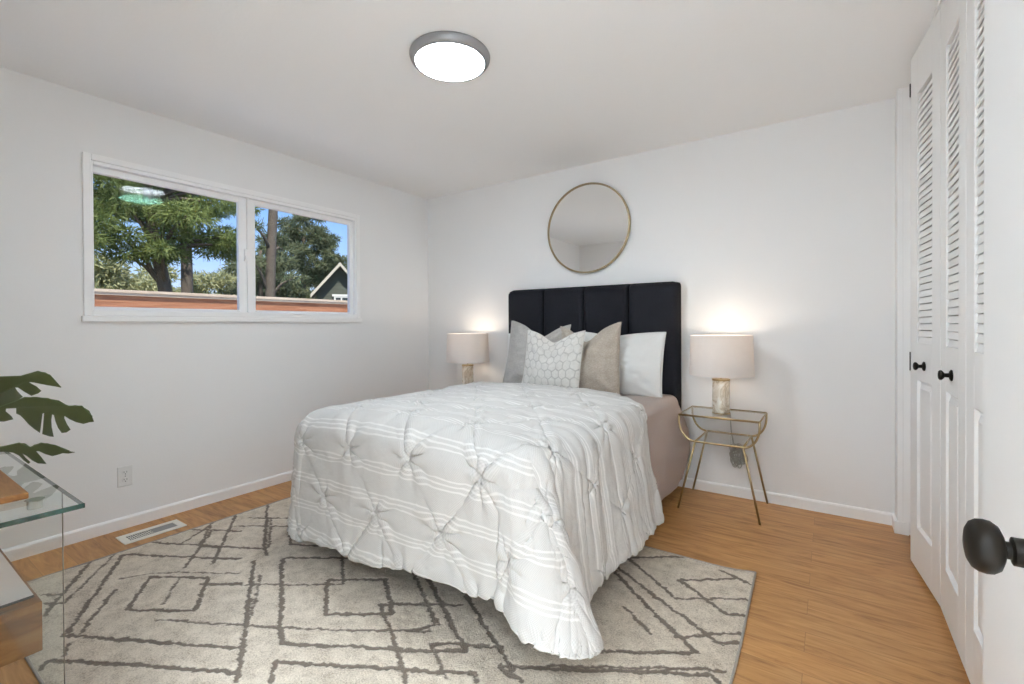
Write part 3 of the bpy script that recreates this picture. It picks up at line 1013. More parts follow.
RX0, RX1, RY0, RY1 = 0.355, 3.10, -3.05, -1.05
def make_rug():
    st = 0.0075
    nx, ny = int((RX1 - RX0) / st) + 1, int((RY1 - RY0) / st) + 1
    X, Y = np.meshgrid(np.linspace(RX0, RX1, nx), np.linspace(RY0, RY1, ny), indexing='ij')
    # the woven line wanders a little
    wx = X + (vnoise(X / 0.035, Y / 0.035, 1) - 0.5) * 0.010 + (vnoise(X / 0.010, Y / 0.010, 6) - 0.5) * 0.012
    wy = Y + (vnoise(X / 0.035, Y / 0.035, 2) - 0.5) * 0.010 + (vnoise(X / 0.010, Y / 0.010, 7) - 0.5) * 0.012
    k = np.zeros_like(X)
    for w, pts in RUG_LINES:
        half = 0.0072 * (0.75 + 0.35 * w)
        for (x0, y0), (x1, y1) in zip(pts[:-1], pts[1:]):
            dx, dy = x1 - x0, y1 - y0
            L2 = dx * dx + dy * dy
            t = np.clip(((wx - x0) * dx + (wy - y0) * dy) / L2, 0, 1)
            d = np.hypot(wx - x0 - t * dx, wy - y0 - t * dy)
            k = np.maximum(k, np.clip(1.0 - (d - half * 0.6) / (half * 1.0), 0, 1) * min(1, 0.50 + 0.5 * w))
    edge = np.minimum(np.minimum(X - RX0, RX1 - X), np.minimum(Y - RY0, RY1 - Y))
    Z = 0.007 + 0.004 * (vnoise(X / 0.02, Y / 0.02, 4)) - 0.0035 * k
    Z = np.where(edge < 0.012, 0.004, Z)
    # the far right corner lifts a touch
    cr = np.exp(-((X - RX1) ** 2 + (Y - RY1) ** 2) / 0.006)
    Z = Z + 0.016 * cr
    # uneven edges
    Xo = X - 0.018 * sstep(-1.75, -1.05, Y) * sstep(0.6, 0, RX1 - X)
    P = np.stack([Xo, Y, Z], -1)
    UV = np.stack([X, Y], -1)
    root = empty('rug', (RX0, RY0, 0), 'cream shag rug with grey diamond lines under the bed', 'rug')
    o = np_grid_object('pile', P, UV, M['rug'], root)
    a = o.data.attributes.new('line', 'FLOAT', 'POINT')
    a.data.foreach_set('value', k.astype(np.float32).reshape(-1))
    b = MB()
    def strip(p, q):
        b.tube([p, q], 0.0045, 6)
    n = 24
    ys = [RY0 + (RY1 - RY0) * i / n for i in range(n + 1)]
    xr = lambda y: RX1 - 0.018 * float(sstep(-1.75, -1.05, y))
    zr = lambda x, y: 0.0045 + 0.016 * math.exp(-((x - RX1) ** 2 + (y - RY1) ** 2) / 0.006)
    b.tube([(xr(y), y, zr(RX1, y)) for y in ys], 0.0045, 6)
    b.tube([(RX0, y, 0.0045) for y in ys], 0.0045, 6)
    xs = [RX0 + (RX1 - RX0) * i / 40 for i in range(41)]
    b.tube([(x - 0.018 * float(sstep(0.6, 0, RX1 - x)), RY1, zr(x, RY1)) for x in xs], 0.0045, 6)
    b.tube([(x, RY0, 0.0045) for x in xs], 0.0045, 6)
    b.build('binding', M['rug_binding'], root, smooth=True)
make_rug()

# ================================================================== BED
BX = 1.79
bed = empty('bed', (BX, -1.0, 0), 'double bed with tall charcoal channelled headboard against the back wall', 'bed')
# headboard: backing with four padded upright channels
HB0, HB1, HBT = 1.052, 2.500, 1.460
hbk = MB().box(HB0 + 0.004, -0.085, 0.20, HB1 - 0.004, -0.014, HBT - 0.004).build('headboard_back', M['headboard'], bed, bevel=0.025, segs=4)
cw = (HB1 - HB0) / 4
for k in range(4):
    x0, x1 = HB0 + cw * k - 0.003 * (k > 0), HB0 + cw * (k + 1) + 0.003 * (k < 3)
    nx, nz = 22, 40
    vs = []
    zb_, zt_ = 0.22, HBT
    P = np.zeros((nx + 1, nz + 1, 3))
    for i in range(nx + 1):
        for j in range(nz + 1):
            u, v = i / nx, j / nz
            du, dv = min(u, 1 - u) * cw, (1 - v) * (zt_ - zb_)
            fall = 0.0
            ru = 0.035 if not ((k == 3 and u > .5) or (k == 0 and u < .5)) else 0.045
            if du < ru: fall += (ru - math.sqrt(max(0, ru * ru - (ru - du) ** 2))) * (0.85 if ru < .04 else 0.95)
            if dv < 0.045: fall += 0.045 - math.sqrt(max(0, 0.045 ** 2 - (0.045 - dv) ** 2))
            z = zb_ + v * (zt_ - zb_)
            x = x0 + u * (x1 - x0)
            if k == 3 and x1 - x < 0.05 and zt_ - z < 0.05:      # rounded outer corner
                z -= 0.012 * (1 - (x1 - x) / 0.05) * (1 - (zt_ - z) / 0.05)
            if k == 0 and x - x0 < 0.05 and zt_ - z < 0.05:
                z -= 0.012 * (1 - (x - x0) / 0.05) * (1 - (zt_ - z) / 0.05)
            P[i, j] = (x, -0.126 + min(fall, 0.055), z)
    o = np_grid_object('headboard_channel', P, P[:, :, ::2], M['headboard'], bed)
    sm = o.modifiers.new('thickness', 'SOLIDIFY')
    sm.thickness = 0.02
    sm.offset = -1
# base and legs, mattress
MB().box(1.105, -2.0, 0.17, 2.475, -0.13, 0.36).build('box_spring', M['box_spring'], bed, bevel=0.02, segs=3)
MB().box(1.11, -1.985, 0.13, 2.47, -0.13, 0.17).build('bed_rail_frame', M['black'], bed, bevel=0.004)
for (x, y) in ((1.16, -1.92), (2.42, -1.92), (1.16, -0.2), (2.42, -0.2), (1.79, -1.05)):
    zl = 0.011 if -3.05 < y < -1.05 else 0.0
    MB().lathe([(0, zl), (0.022, zl), (0.026, zl + 0.004), (0.026, 0.135), (0, 0.135)], (x, y, 0), n=16).build('bed_leg', M['black'], bed)
MB().box(1.10, -2.0, 0.36, 2.48, -0.13, 0.645).build('mattress', M['white_linen'], bed, bevel=0.05, segs=4)

# taupe coverlet draped over the mattress
def make_coverlet():
    x0, x1, y0, y1, zt, Rr = 1.085, 2.495, -0.135, -2.012, 0.664, 0.055
    hem = 0.10
    flat0, flat1 = x0 + Rr, x1 - Rr
    arc = Rr * math.pi / 2
    drop = zt - Rr - hem
    U = np.concatenate([np.linspace(-(arc + drop), 0, 60), np.linspace(0, flat1 - flat0, 40)[1:], np.linspace(0, arc + drop, 60)[1:] + flat1 - flat0])
    V = np.linspace(y0, y1, 150)
    uu, vv = np.meshgrid(U, V, indexing='ij')
    P = np.zeros(uu.shape + (3,))
    a = np.where(uu < 0, -uu, np.where(uu > flat1 - flat0, uu - (flat1 - flat0), 0))
    side = np.where(uu < 0, -1.0, 1.0)
    th = np.clip(a / Rr, 0, math.pi / 2)
    hx = Rr * np.sin(th)
    dz = Rr * (1 - np.cos(th)) + np.maximum(0, a - arc)
    hang = np.maximum(0, a - arc) / drop
    flare = 0.035 * np.sin(np.clip(hang, 0, 1) * math.pi * 0.75) + 0.012 * hang * np.sin(vv * 16 + 1.0) + 0.016 * hang * (vnoise(vv / 0.13, hang * 1.5, 3) - 0.5)
    # the end by the headboard swings out a little
    flare += 0.045 * np.exp(-((vv - y0) / 0.10) ** 2) * np.sin(np.clip(hang * 1.05, 0, 1) * math.pi)
    flare += 0.012 * hang
    P[..., 0] = np.where(a > 0, np.where(side > 0, flat1, flat0) + side * (hx + flare), flat0 + uu)
    P[..., 1] = vv
    P[..., 2] = zt - dz + 0.004 * (vnoise(uu / 0.15, vv / 0.15, 5) - 0.5)
    o = np_grid_object('coverlet', P, np.stack([uu, vv], -1), M['coverlet'])
    sm = o.modifiers.new('thickness', 'SOLIDIFY')
    sm.thickness = 0.010
    sm.offset = 0.0
    tag(o, 'taupe textured coverlet over the mattress, hanging beside the glass table', 'coverlet')
make_coverlet()

# white striped duvet
def make_duvet():
    xl, xr, yf, Rr = 1.110, 2.545, -2.110, 0.115
    zt = 0.712
    fl0, fl1, ff = xl + Rr, xr - Rr, yf + Rr
    arc = Rr * math.pi / 2
    nu, nv = 300, 270
    aL, aR = 0.53, 0.65
    s = np.linspace(0, 1, nu)
    U = fl0 - aL + (fl1 + aR - fl0 + aL) * s
    u = np.repeat(U[:, None], nv, 1)
    t = np.repeat(np.linspace(0, 1, nv)[None, :], nu, 0)
    vh = -0.605 - 0.42 * sstep(2.02, 2.80, u) + 0.02 * np.sin(u * 9)
    bF = 0.655 - 0.075 * sstep(fl0 - 0.1, fl1, u)
    vf = ff - bF - 0.02 * (vnoise(u / 0.16, u * 0, 9) - 0.5)
    v = vh + (vf - vh) * t
    side = np.where(u > (fl0 + fl1) / 2, 1.0, -1.0)
    a = np.where(side > 0, np.maximum(0, u - fl1), np.maximum(0, fl0 - u))
    b = np.maximum(0, ff - v)
    wob = 0.016 * (vnoise(v / 0.09, v * 0, 11) - 0.5)
    a = np.where(a > 0, a + wob * a / 0.6, a)
    # length of cloth out to the hem in every direction round the corner
    AA = np.where(side > 0, aR, aL)
    BB = ff - vf
    an_, bn_ = a / AA, b / BB
    fr = np.maximum(an_, bn_)
    phi_ = np.arctan2(bn_, an_ + 1e-9)
    Lh = AA * np.cos(phi_) ** 2 + BB * np.sin(phi_) ** 2 + np.where(side > 0, 0.080, 0.02) * np.sin(2 * phi_) ** 2
    d = fr * Lh
    e = np.sqrt(a * a + b * b) + 1e-9
    dirx, diry = a / e, b / e
    corner = np.clip(2 * dirx * diry, 0, 1)
    th = np.clip(d / Rr, 0, math.pi / 2)
    hang = np.maximum(0, d - arc)
    # how far the cloth leans out: little on the sides, a lot in the free corner
    lean = np.where(side > 0, R(2.5) + R(23) * corner ** 0.6, R(2.5) + R(2) * corner)
    lean = np.where((side > 0) & (diry < 1e-6), R(6), lean) + (side > 0) * R(5) * np.clip(1 - b / 0.25, 0, 1) * np.clip((v + 1.9) / 0.5, 0, 1)
    a45 = np.arctan2(diry, dirx) / (math.pi / 2)
    a45 = np.where(side > 0, a45 ** (1 + 0.75 * np.clip(hang / 0.25, 0, 1)), a45)
    dirx, diry = np.cos(a45 * math.pi / 2), np.sin(a45 * math.pi / 2)
    h = Rr * np.sin(th) + hang * np.sin(lean)
    dz = Rr * (1 - np.cos(th)) + hang * np.cos(lean)
    # corner cone: a deep pleat on both sides of it
    ang = np.arctan2(b, a + 1e-9)
    q = np.clip(hang / 0.5, 0, 1)
    pleat = (np.exp(-((ang - R(80)) / R(7)) ** 2) * 0.055 + np.exp(-((ang - R(12)) / R(8)) ** 2) * 0.05) * q * (side > 0) * (e > 0.02)
    h = h - pleat
    P = np.zeros(u.shape + (3,))
    P[..., 0] = np.where(a > 0, np.where(side > 0, fl1, fl0) + side * h * dirx, u)
    P[..., 1] = np.where(b > 0, ff - h * diry, v)
    P[..., 2] = zt - dz
    # gentle crown of the filling
    P[..., 2] += 0.030 * np.clip(np.sin(np.clip((u - fl0) / (fl1 - fl0), 0, 1) * math.pi), 0, 1) * np.clip((vh - v) / 0.25, 0, 1) * np.exp(-(b / 0.25) ** 2)
    # rolled head edge
    hd = np.clip((vh - v) / 0.05, 0, 1)
    # surface frame
    Pu = np.gradient(P, axis=0)
    Pv = np.gradient(P, axis=1)
    N = np.cross(Pv, Pu)
    N /= np.linalg.norm(N, axis=2)[..., None] + 1e-12
    mid = N[nu // 2, nv // 3]
    if mid[2] < 0:
        N = -N
    # pinch tucks: lattice of tied points with diagonal creases between them
    u0, v0, pu, pv = 1.600, -2.168, 0.367, 0.235
    wu = u + 0.02 * (vnoise(u / 0.3, v / 0.3, 21) - 0.5)
    wv = v + 0.02 * (vnoise(u / 0.3, v / 0.3, 22) - 0.5)
    A = (wu - u0) / pu
    B = (wv - v0) / pv
    S_, T_ = A - B / 2, A + B / 2
    si, ti = np.round(S_), np.round(T_)
    ds, dt = S_ - si, T_ - ti
    ridge = _tab[(si.astype(int) * 7) % 256, (np.floor(T_).astype(int) * 5) % 256]
    ridge2 = _tab[(ti.astype(int) * 11) % 256, (np.floor(S_).astype(int) * 3) % 256]
    along_s = np.abs(dt)        # 0 at a tied point, .5 half way
    along_t = np.abs(ds)
    near_s = np.clip(1.1 - along_s * 1.3, 0.35, 1)
    near_t = np.clip(1.1 - along_t * 1.3, 0.35, 1)
    disp = -0.0055 * np.exp(-(ds / 0.028) ** 2) * near_s * (0.10 + 1.15 * ridge ** 2)
    disp += 0.0045 * np.exp(-((np.abs(ds) - 0.075) / 0.04) ** 2) * near_s * (0.10 + 1.15 * ridge ** 2)
    disp += -0.0055 * np.exp(-(dt / 0.028) ** 2) * near_t * (0.30 + 1.0 * ridge2)
    disp += 0.0045 * np.exp(-((np.abs(dt) - 0.075) / 0.04) ** 2) * near_t * (0.30 + 1.0 * ridge2)
    disp += 0.007 * (np.sin(np.pi * S_) ** 2 * np.sin(np.pi * T_) ** 2)
    pi_u = (si + ti) / 2 * pu + u0
    pi_v = (ti - si) * pv + v0
    ru, rv = wu - pi_u, wv - pi_v
    rr = np.hypot(ru, rv)
    phi = np.arctan2(rv, ru)
    seedp = _tab[(si.astype(int) * 13) % 256, (ti.astype(int) * 29) % 256] * 6.28
    star = np.cos(7 * phi + seedp + 1.2 * np.sin(2 * phi + seedp))
    disp += -0.011 * np.exp(-(rr / 0.018) ** 2)
    disp += 0.0068 * star * np.exp(-(rr / 0.13) ** 2) * np.clip(rr / 0.02, 0, 1)
    # creases of the cloth itself
    disp += 0.012 * (vnoise(u / 0.11, v / 0.16, 31) - 0.5) + 0.006 * (vnoise(u / 0.045, v / 0.06, 32) - 0.5)
    # upright ripples where it hangs on the open side
    rip = np.clip(a / 0.22, 0, 1) * np.clip(1 - b / 0.15, 0, 1) * (side > 0)
    disp = disp * (1 - 0.55 * rip)
    disp += rip * (0.026 * (vnoise(v / 0.062 + 0.6 * u, u * 1.2, 41) - 0.5) + 0.014 * (vnoise(v / 0.028 + u, u * 1.7, 42) - 0.5))
    # free corner: few long soft pleats
    cn = (side > 0) * np.clip(corner * 1.5, 0, 1) * q
    disp = disp * (1 - 0.5 * cn) + 0.03 * cn * (vnoise(ang * 3.4, e * 2.0, 51) - 0.5)
    # gathered hem
    hem = np.minimum(np.minimum((u - U[0]), (U[-1] - u)), (v - vf))
    disp += np.exp(-hem / 0.02) * 0.008 * (vnoise((u + v) / 0.02, (u - v) / 0.02, 61) - 0.3)
    disp += 0.010 * np.exp(-((hem - 0.03) / 0.02) ** 2) * (vnoise((u + v) / 0.035, (u - v) / 0.05, 62) - 0.2)
    P = P + N * disp[..., None]
    # head edge turns down onto the coverlet
    P[..., 2] -= (1 - hd) ** 2 * 0.022 * (a < 0.05)
    P[..., 2] = np.maximum(P[..., 2], 0.030)
    UV = np.stack([u, v], -1)
    o = np_grid_object('duvet', P, UV, M['duvet'])
    sm = o.modifiers.new('thickness', 'SOLIDIFY')
    sm.thickness = 0.022
    sm.offset = -1
    tag(o, 'white and grey striped pinch-tuck duvet hanging over the bed foot', 'duvet')
    return o
make_duvet()

# ---- pillows and cushions
def pillow(name, label, cat, mat, c, w, h, t, lean, roll=0.0, yaw=0.0, chop=0.0, chop_x=0.0, ear=0.05, seed=1, slump=0.0, group=None):
    """c: middle of the bottom edge; lean back in degrees"""
    n = 56
    g = np.linspace(-1, 1, n)
    uu, vv = np.meshgrid(g, g, indexing='ij')
    objs = []
    xx = uu * w / 2 * (1 - ear * (1 - vv ** 2) * np.abs(uu) ** 0.5)
    zz = vv * h / 2 * (1 - ear * 0.8 * (1 - uu ** 2) * np.abs(vv) ** 0.5)
    if chop:
        k = np.exp(-((uu - chop_x) / 0.42) ** 2)
        lin = np.clip(1 - np.abs(uu - chop_x) / (1.0 + 0.2 * abs(chop_x)), 0, 1)
        zz = zz - chop * (0.55 * k + 0.45 * lin) * ((vv + 1) / 2) ** 1.6
    if slump:
        xx = xx + slump * np.sin((vv + 1) * 1.5) * np.abs(uu) * np.sign(uu) * 0.3
    prof = np.clip((1 - np.abs(uu) ** 2.6) * (1 - np.abs(vv) ** 2.6), 0, 1) ** 0.62
    th = t / 2 * prof
    nz = (vnoise(uu * 3.2 + 10, vv * 3.2 + 10, seed) - 0.5) * 0.020 + (vnoise(uu * 8 + 10, vv * 8 + 20, seed + 3) - 0.5) * 0.009
    # creases that run from the corners
    for (cu, cv) in ((-1, -1), (1, -1), (-1, 1), (1, 1)):
        dd = np.hypot(uu - cu, vv - cv)
        an = np.arctan2(vv - cv, uu - cu)
        nz = nz + 0.008 * np.sin(an * 11 + seed + cu) * np.exp(-(dd / 0.75) ** 2) * np.clip(dd / 0.2, 0, 1)
    if chop:
        nz = nz - 0.030 * np.exp(-((uu - chop_x) / 0.16) ** 2) * np.clip((vv + 0.1), 0, 1)
    th = th + nz * prof
    front = np.stack([xx, -th, zz], -1)
    back = np.stack([xx, th * 0.8, zz], -1)
    Mx = Matrix.Translation(Vector(c)) @ Matrix.Rotation(R(yaw), 4, 'Z') @ Matrix.Rotation(R(-lean), 4, 'X') @ Matrix.Rotation(R(roll), 4, 'Y') @ Matrix.Translation((0, 0, h / 2))
    A3 = np.array(Mx)[:3, :3]
    T3 = np.array(Mx)[:3, 3]
    mb = MB()
    V = np.concatenate([front.reshape(-1, 3), back.reshape(-1, 3)]) @ A3.T + T3
    idx = np.arange(n * n).reshape(n, n)
    ff = np.stack([idx[:-1, :-1], idx[1:, :-1], idx[1:, 1:], idx[:-1, 1:]], -1).reshape(-1, 4)
    fb_ = ff[:, ::-1] + n * n
    me = bpy.data.meshes.new(name)
    org = np.array(c)
    faces = np.concatenate([ff, fb_])
    me.from_pydata((V - org).tolist(), [], faces.tolist())
    uvl = me.uv_layers.new(name='uv')
    UV = np.stack([uu * w / 2, vv * h / 2], -1).reshape(-1, 2)
    UV = np.concatenate([UV, UV])
    uvl.data.foreach_set('uv', UV[faces.reshape(-1)].astype(np.float32).reshape(-1))
    bm = bmesh.new()
    bm.from_mesh(me)
    bmesh.ops.remove_doubles(bm, verts=bm.verts, dist=0.0006)
    bmesh.ops.recalc_face_normals(bm, faces=bm.faces)
    bm.to_mesh(me)
    bm.free()
    me.materials.append(M[mat])
    me.polygons.foreach_set('use_smooth', [True] * len(me.polygons))
    o = bpy.data.objects.new(name, me)
    o.location = c
    COL.objects.link(o)
    tag(o, label, cat, group)
    # sewn edge
    loop = [(xx[i, 0], 0, zz[i, 0]) for i in range(n)] + [(xx[-1, j], 0, zz[-1, j]) for j in range(1, n)] + \
           [(xx[i, -1], 0, zz[i, -1]) for i in range(n - 2, -1, -1)] + [(xx[0, j], 0, zz[0, j]) for j in range(n - 2, 0, -1)]
    pts = [Mx @ Vector(p) for p in loop]
    MB().tube(pts, 0.0035, 6, closed=True).build('seam', M[mat], o, smooth=True)
    return o
CZ = 0.664
pillow('bed_pillow', 'white bed pillow leaning on the headboard nearest the glass side table', 'pillow', 'white_linen', (2.112, -0.285, CZ - 0.004), 0.64, 0.455, 0.15, 11, 0.5, 0, 0.030, -0.2, 0.035, 4, group='white bed pillows')
pillow('bed_pillow', 'white bed pillow half hidden behind the greyed taupe cushion on the far side', 'pillow', 'white_linen', (1.445, -0.285, CZ - 0.004), 0.64, 0.44, 0.15, 11, -1.0, 0, 0.030, 0.1, 0.035, 9, group='white bed pillows')
pillow('cushion', 'taupe square cushion, its greyer light painted in, at the far side of the bed', 'cushion', 'taupe_linen_greyed', (1.497, -0.450, CZ - 0.004), 0.530, 0.530, 0.15, 11, 3.0, 0, 0.110, 0.1, 0.05, 14, group='plain linen cushions')
pillow('cushion', 'taupe square cushion propped between the white pillow and the patterned cushion', 'cushion', 'taupe_linen', (1.968, -0.450, CZ - 0.004), 0.460, 0.515, 0.15, 11, -2.5, 3, 0.125, -0.1, 0.05, 23, group='plain linen cushions')
pillow('cushion', 'white cushion with grey honeycomb pattern, foremost on the bed', 'cushion', 'hex', (1.733, -0.595, CZ - 0.002), 0.465, 0.470, 0.12, 13, 0.5, 0, 0.085, 0.0, 0.045, 31)

# ================================================================== SIDE TABLES AND LAMPS
def make_side_table():
    t = empty('side_table', (2.805, -0.235, 0), 'gold wire side table with glass top at the open right side of the bed', 'side table', 'gold and glass side tables')
    x0, x1, y0, y1 = 2.575, 3.028, -0.405, -0.060
    sx0, sx1 = 2.672, 2.942
    zt, zs, r = 0.588, 0.430, 0.0065
    MB().tube([(x0, y0, zt), (x1, y0, zt), (x1, y1, zt), (x0, y1, zt)], r, 10, closed=True).build('top_rim', M['gold'], t, smooth=True)
    for y in (y0, y1):
        pts = [(x0, y, zt)]
        rad_x, rad_z = sx0 - x0, zt - zs
        for k in range(0, 13):
            a = math.pi / 2 * k / 12
            pts.append((x0 + rad_x * (1 - math.cos(a)), y, zt - 0.03 - (rad_z - 0.03) * math.sin(a)))
        for k in range(12, -1, -1):
            a = math.pi / 2 * k / 12
            pts.append((x1 - (x1 - sx1) * (1 - math.cos(a)), y, zt - 0.03 - (rad_z - 0.03) * math.sin(a)))
        pts.append((x1, y, zt))
        MB().tube(pts, r, 10).build('curved_support', M['gold'], t, smooth=True)
    for x in (sx0, sx1):
        MB().tube([(x, y0, zs), (x, y1, zs)], r, 10).build('shelf_bar', M['gold'], t, smooth=True)
    for (sx, fx) in ((sx0, 2.570), (sx1, 3.030)):
        for (sy, fy) in ((y0, -0.418), (y1, -0.030)):
            MB().tube([(sx, sy, zs), (fx, fy, 0.0)], r, 10).build('leg', M['gold'], t, smooth=True)
    for (nm, a, b, z) in (('glass_top', x0, x1, zt), ('glass_shelf', sx0, sx1, zs)):
        g = MB().add([(a + .003, y0 + .003, z + .004), (b - .003, y0 + .003, z + .004), (b - .003, y1 - .003, z + .004), (a + .003, y1 - .003, z + .004)], [(0, 1, 2, 3)]).build(nm, M['table_glass'], t, fix=False)
        e = MB()
        for (xa, ya, xb, yb) in ((a, y0, b, y0), (b, y0, b, y1), (b, y1, a, y1), (a, y1, a, y0)):
            dx, dy = (0, 0.003) if ya == yb else (0.003, 0)
            e.box(xa - dx, ya - dy, z - 0.001, xb + dx, yb + dy, z + 0.0045)
        e.build('glass_edge', M['gold_glass_edge'], g)
    return t
st_a = make_side_table()
st_b = copy_tree(st_a)
st_b.location = (0.735, -0.235, 0)
tag(st_b, 'gold wire side table standing beyond the bed by the room corner', 'side table', 'gold and glass side tables')

def make_lamp(loc, bundle):
    t = empty('table_lamp', loc, None, 'lamp', 'bedside lamps')
    x, y, z = loc
    # marble cylinder with gold collars
    MB().lathe([(0, 0), (0.047, 0), (0.050, 0.003), (0.0505, 0.006), (0.0505, 0.198), (0.050, 0.201), (0.046, 0.204), (0, 0.204)], (x, y, z + 0.006), n=40).build('lamp_base', M['marble'], t, smooth=True)
    smooth_angle(t.children[-1], 35)
    for (za, zb_) in ((0.0, 0.006), (0.208, 0.219)):
        MB().lathe([(0, za), (0.052, za), (0.053, za + 0.002), (0.053, zb_ - 0.002), (0.052, zb_), (0, zb_)], (x, y, z), n=40).build('gold_collar', M['gold'], t)
    MB().lathe([(0, 0.219), (0.008, 0.219), (0.008, 0.30), (0.016, 0.302), (0.016, 0.335), (0, 0.337)], (x, y, z), n=20).build('socket', M['gold'], t)
    # drum shade, open at both ends, with wire spider
    zb_, zt_ = z + 0.243, z + 0.494
    prof = [(0.190, zb_), (0.181, zt_), (0.178, zt_), (0.187, zb_), (0.190, zb_)]
    sh = MB().lathe(prof, (x, y, 0), n=64).build('lamp_shade', M['shade'], t, smooth=True)
    smooth_angle(sh, 50)
    sp = MB()
    for k in range(3):
        a = 2 * math.pi * k / 3 + 0.4
        sp.tube([(x, y, z + 0.300), (x + 0.185 * math.cos(a), y + 0.185 * math.sin(a), z + 0.300)], 0.0018, 6)
    sp.tube([(x + 0.186 * math.cos(2 * math.pi * k / 40), y + 0.186 * math.sin(2 * math.pi * k / 40), z + 0.300) for k in range(40)], 0.0018, 6, closed=True)
    sp.build('shade_spider', M['gold'], t, smooth=True)
    bulb = emit_mat('warm_bulb', (1.0, 0.80, 0.58, 1), 6.0)
    MB().lathe([(0, 0.330), (0.013, 0.333), (0.015, 0.350), (0.026, 0.372), (0.030, 0.392), (0.026, 0.412), (0.014, 0.424), (0, 0.427)], (x, y, z), n=24).build('bulb', bulb, t, smooth=True)
    # cord over the back of the table, its slack bundled low on the wall
    c = MB()
    c.tube([(x, y + 0.05, z + 0.015), (x + 0.008, y + 0.12, z + 0.006), (x + 0.012, y + 0.185, z + 0.004), (x + 0.02, y + 0.205, z - 0.03), (x + 0.025, y + 0.207, z - 0.15), (x + 0.04, y + 0.205, z - 0.235)], 0.0032, 6)
    cord = c.build('cord', M['cord'], t, smooth=True)
    q = random.Random(5)
    b = MB()
    for k in range(20):
        ph = q.uniform(0, 6.28)
        rx, rz = q.uniform(0.012, 0.042), q.uniform(0.030, 0.070)
        ti = q.uniform(-0.6, 0.6)
        ox, oz = q.uniform(-.014, .014), q.uniform(-.02, .02)
        pts = []
        for j in range(30):
            a = 2 * math.pi * j / 30
            xx, zz = rx * math.cos(a) + ox, rz * math.sin(a) + oz
            pts.append((x + 0.066 + xx * math.cos(ti) - zz * math.sin(ti), y + 0.200 - 0.014 * math.sin(a * 2 + ph) - q.uniform(0, 0.003), z - 0.305 + xx * math.sin(ti) + zz * math.cos(ti)))
        b.tube(pts, 0.0030, 6, closed=True)
    b.build('bundled_slack', M['cord'], cord, smooth=True)
    L = bpy.data.lights.new('bulb_light', 'POINT')
    L.energy = LAMP_POWER
    L.color = (1.0, 0.84, 0.66)
    L.shadow_soft_size = 0.035
    lo = bpy.data.objects.new('bulb_light', L)
    COL.objects.link(lo)
    lo.parent = t
    lo.location = (0, 0, 0.460)
    return t
lamp_a = make_lamp((2.793, -0.245, 0.5930), True)
tag(lamp_a, 'marble table lamp with drum shade on the gold glass table right of the bed', 'lamp')
lamp_b = copy_tree(lamp_a)
lamp_b.location = (0.708, -0.235, 0.5930)
tag(lamp_b, 'marble table lamp with drum shade beyond the bed near the corner', 'lamp')

# ================================================================== WALL MIRROR
mr = empty('wall_mirror', (1.765, 0, 1.927), 'round wall mirror in thin gold frame above the headboard', 'mirror')
MB().lathe([(0.343, 0.004), (0.356, 0.004), (0.358, 0.008), (0.358, 0.026), (0.355, 0.030), (0.346, 0.030), (0.344, 0.026), (0.343, 0.004)], (1.765, 0, 1.927), (0, -1, 0), 96).build('mirror_frame', M['mirror_gold'], mr, smooth=True)
smooth_angle(mr.children[-1], 40)
g = MB().lathe([(0, 0.020), (0.345, 0.020), (0.345, 0.006), (0, 0.006)], (1.765, 0, 1.927), (0, -1, 0), 96).build('mirror_glass', M['mirror'], mr)

# ================================================================== CEILING LIGHT
CL = (1.875, -1.756)
cl = empty('ceiling_light', (CL[0], CL[1], H), 'round flush ceiling light with grey ring and white diffuser', 'light')
MB().lathe([(0, H), (0.186, H), (0.1895, H - 0.006), (0.1895, H - 0.014), (0.184, H - 0.028), (0.172, H - 0.038), (0.163, H - 0.039), (0.163, H - 0.032), (0, H - 0.032)], (CL[0], CL[1], 0), n=72).build('fixture_ring', M['fixture'], cl, smooth=True)
smooth_angle(cl.children[-1], 45)
MB().lathe([(0, H - 0.041), (0.08, H - 0.0408), (0.140, H - 0.040), (0.1625, H - 0.037), (0.1625, H - 0.033), (0, H - 0.033)], (CL[0], CL[1], 0), n=72).build('diffuser', emit_mat('diffuser_light', (0.87, 0.97, 1.04, 1), CEIL_POWER / (math.pi * math.pi * 0.16 ** 2)), cl, smooth=True)

# ================================================================== FLOOR REGISTER, OUTLET
reg = empty('floor_register', (0.195, -2.41, 0), 'white metal floor register between the rug and the window wall', 'floor vent')
r0, r1, q0, q1 = 0.124, 0.268, -2.552, -2.262
f = MB()
f.box(r0, q0, 0.0, r0 + 0.032, q1, 0.006).box(r1 - 0.032, q0, 0, r1, q1, 0.006).box(r0 + 0.032, q0, 0, r1 - 0.032, q0 + 0.034, 0.006).box(r0 + 0.032, q1 - 0.034, 0, r1 - 0.032, q1, 0.006)
f.build('register_frame', M['register'], reg, bevel=0.002)
f = MB()
n = 22
for k in range(1, n):
    y = q0 + 0.034 + (q1 - q0 - 0.068) * k / n
    f.box(r0 + 0.032, y - 0.0015, 0.001, r1 - 0.032, y + 0.0015, 0.0024)
for x in (r0 + 0.032 + 0.027, r0 + 0.032 + 0.053):
    f.box(x - 0.002, q0 + 0.034, 0.001, x + 0.002, q1 - 0.034, 0.0026)
f.build('grille_bars', M['register'], reg)
MB().box(r0 + 0.03, q0 + 0.03, 0.0002, r1 - 0.03, (q0 + q1) / 2, 0.0010).build('slot_shade_plate', M['dark'], reg)  # dark plate painted as the shade inside the open slots
MB().box(r0 + 0.03, (q0 + q1) / 2, 0.0002, r1 - 0.03, q1 - 0.03, 0.0030).build('damper_plate', M['damper'], reg)

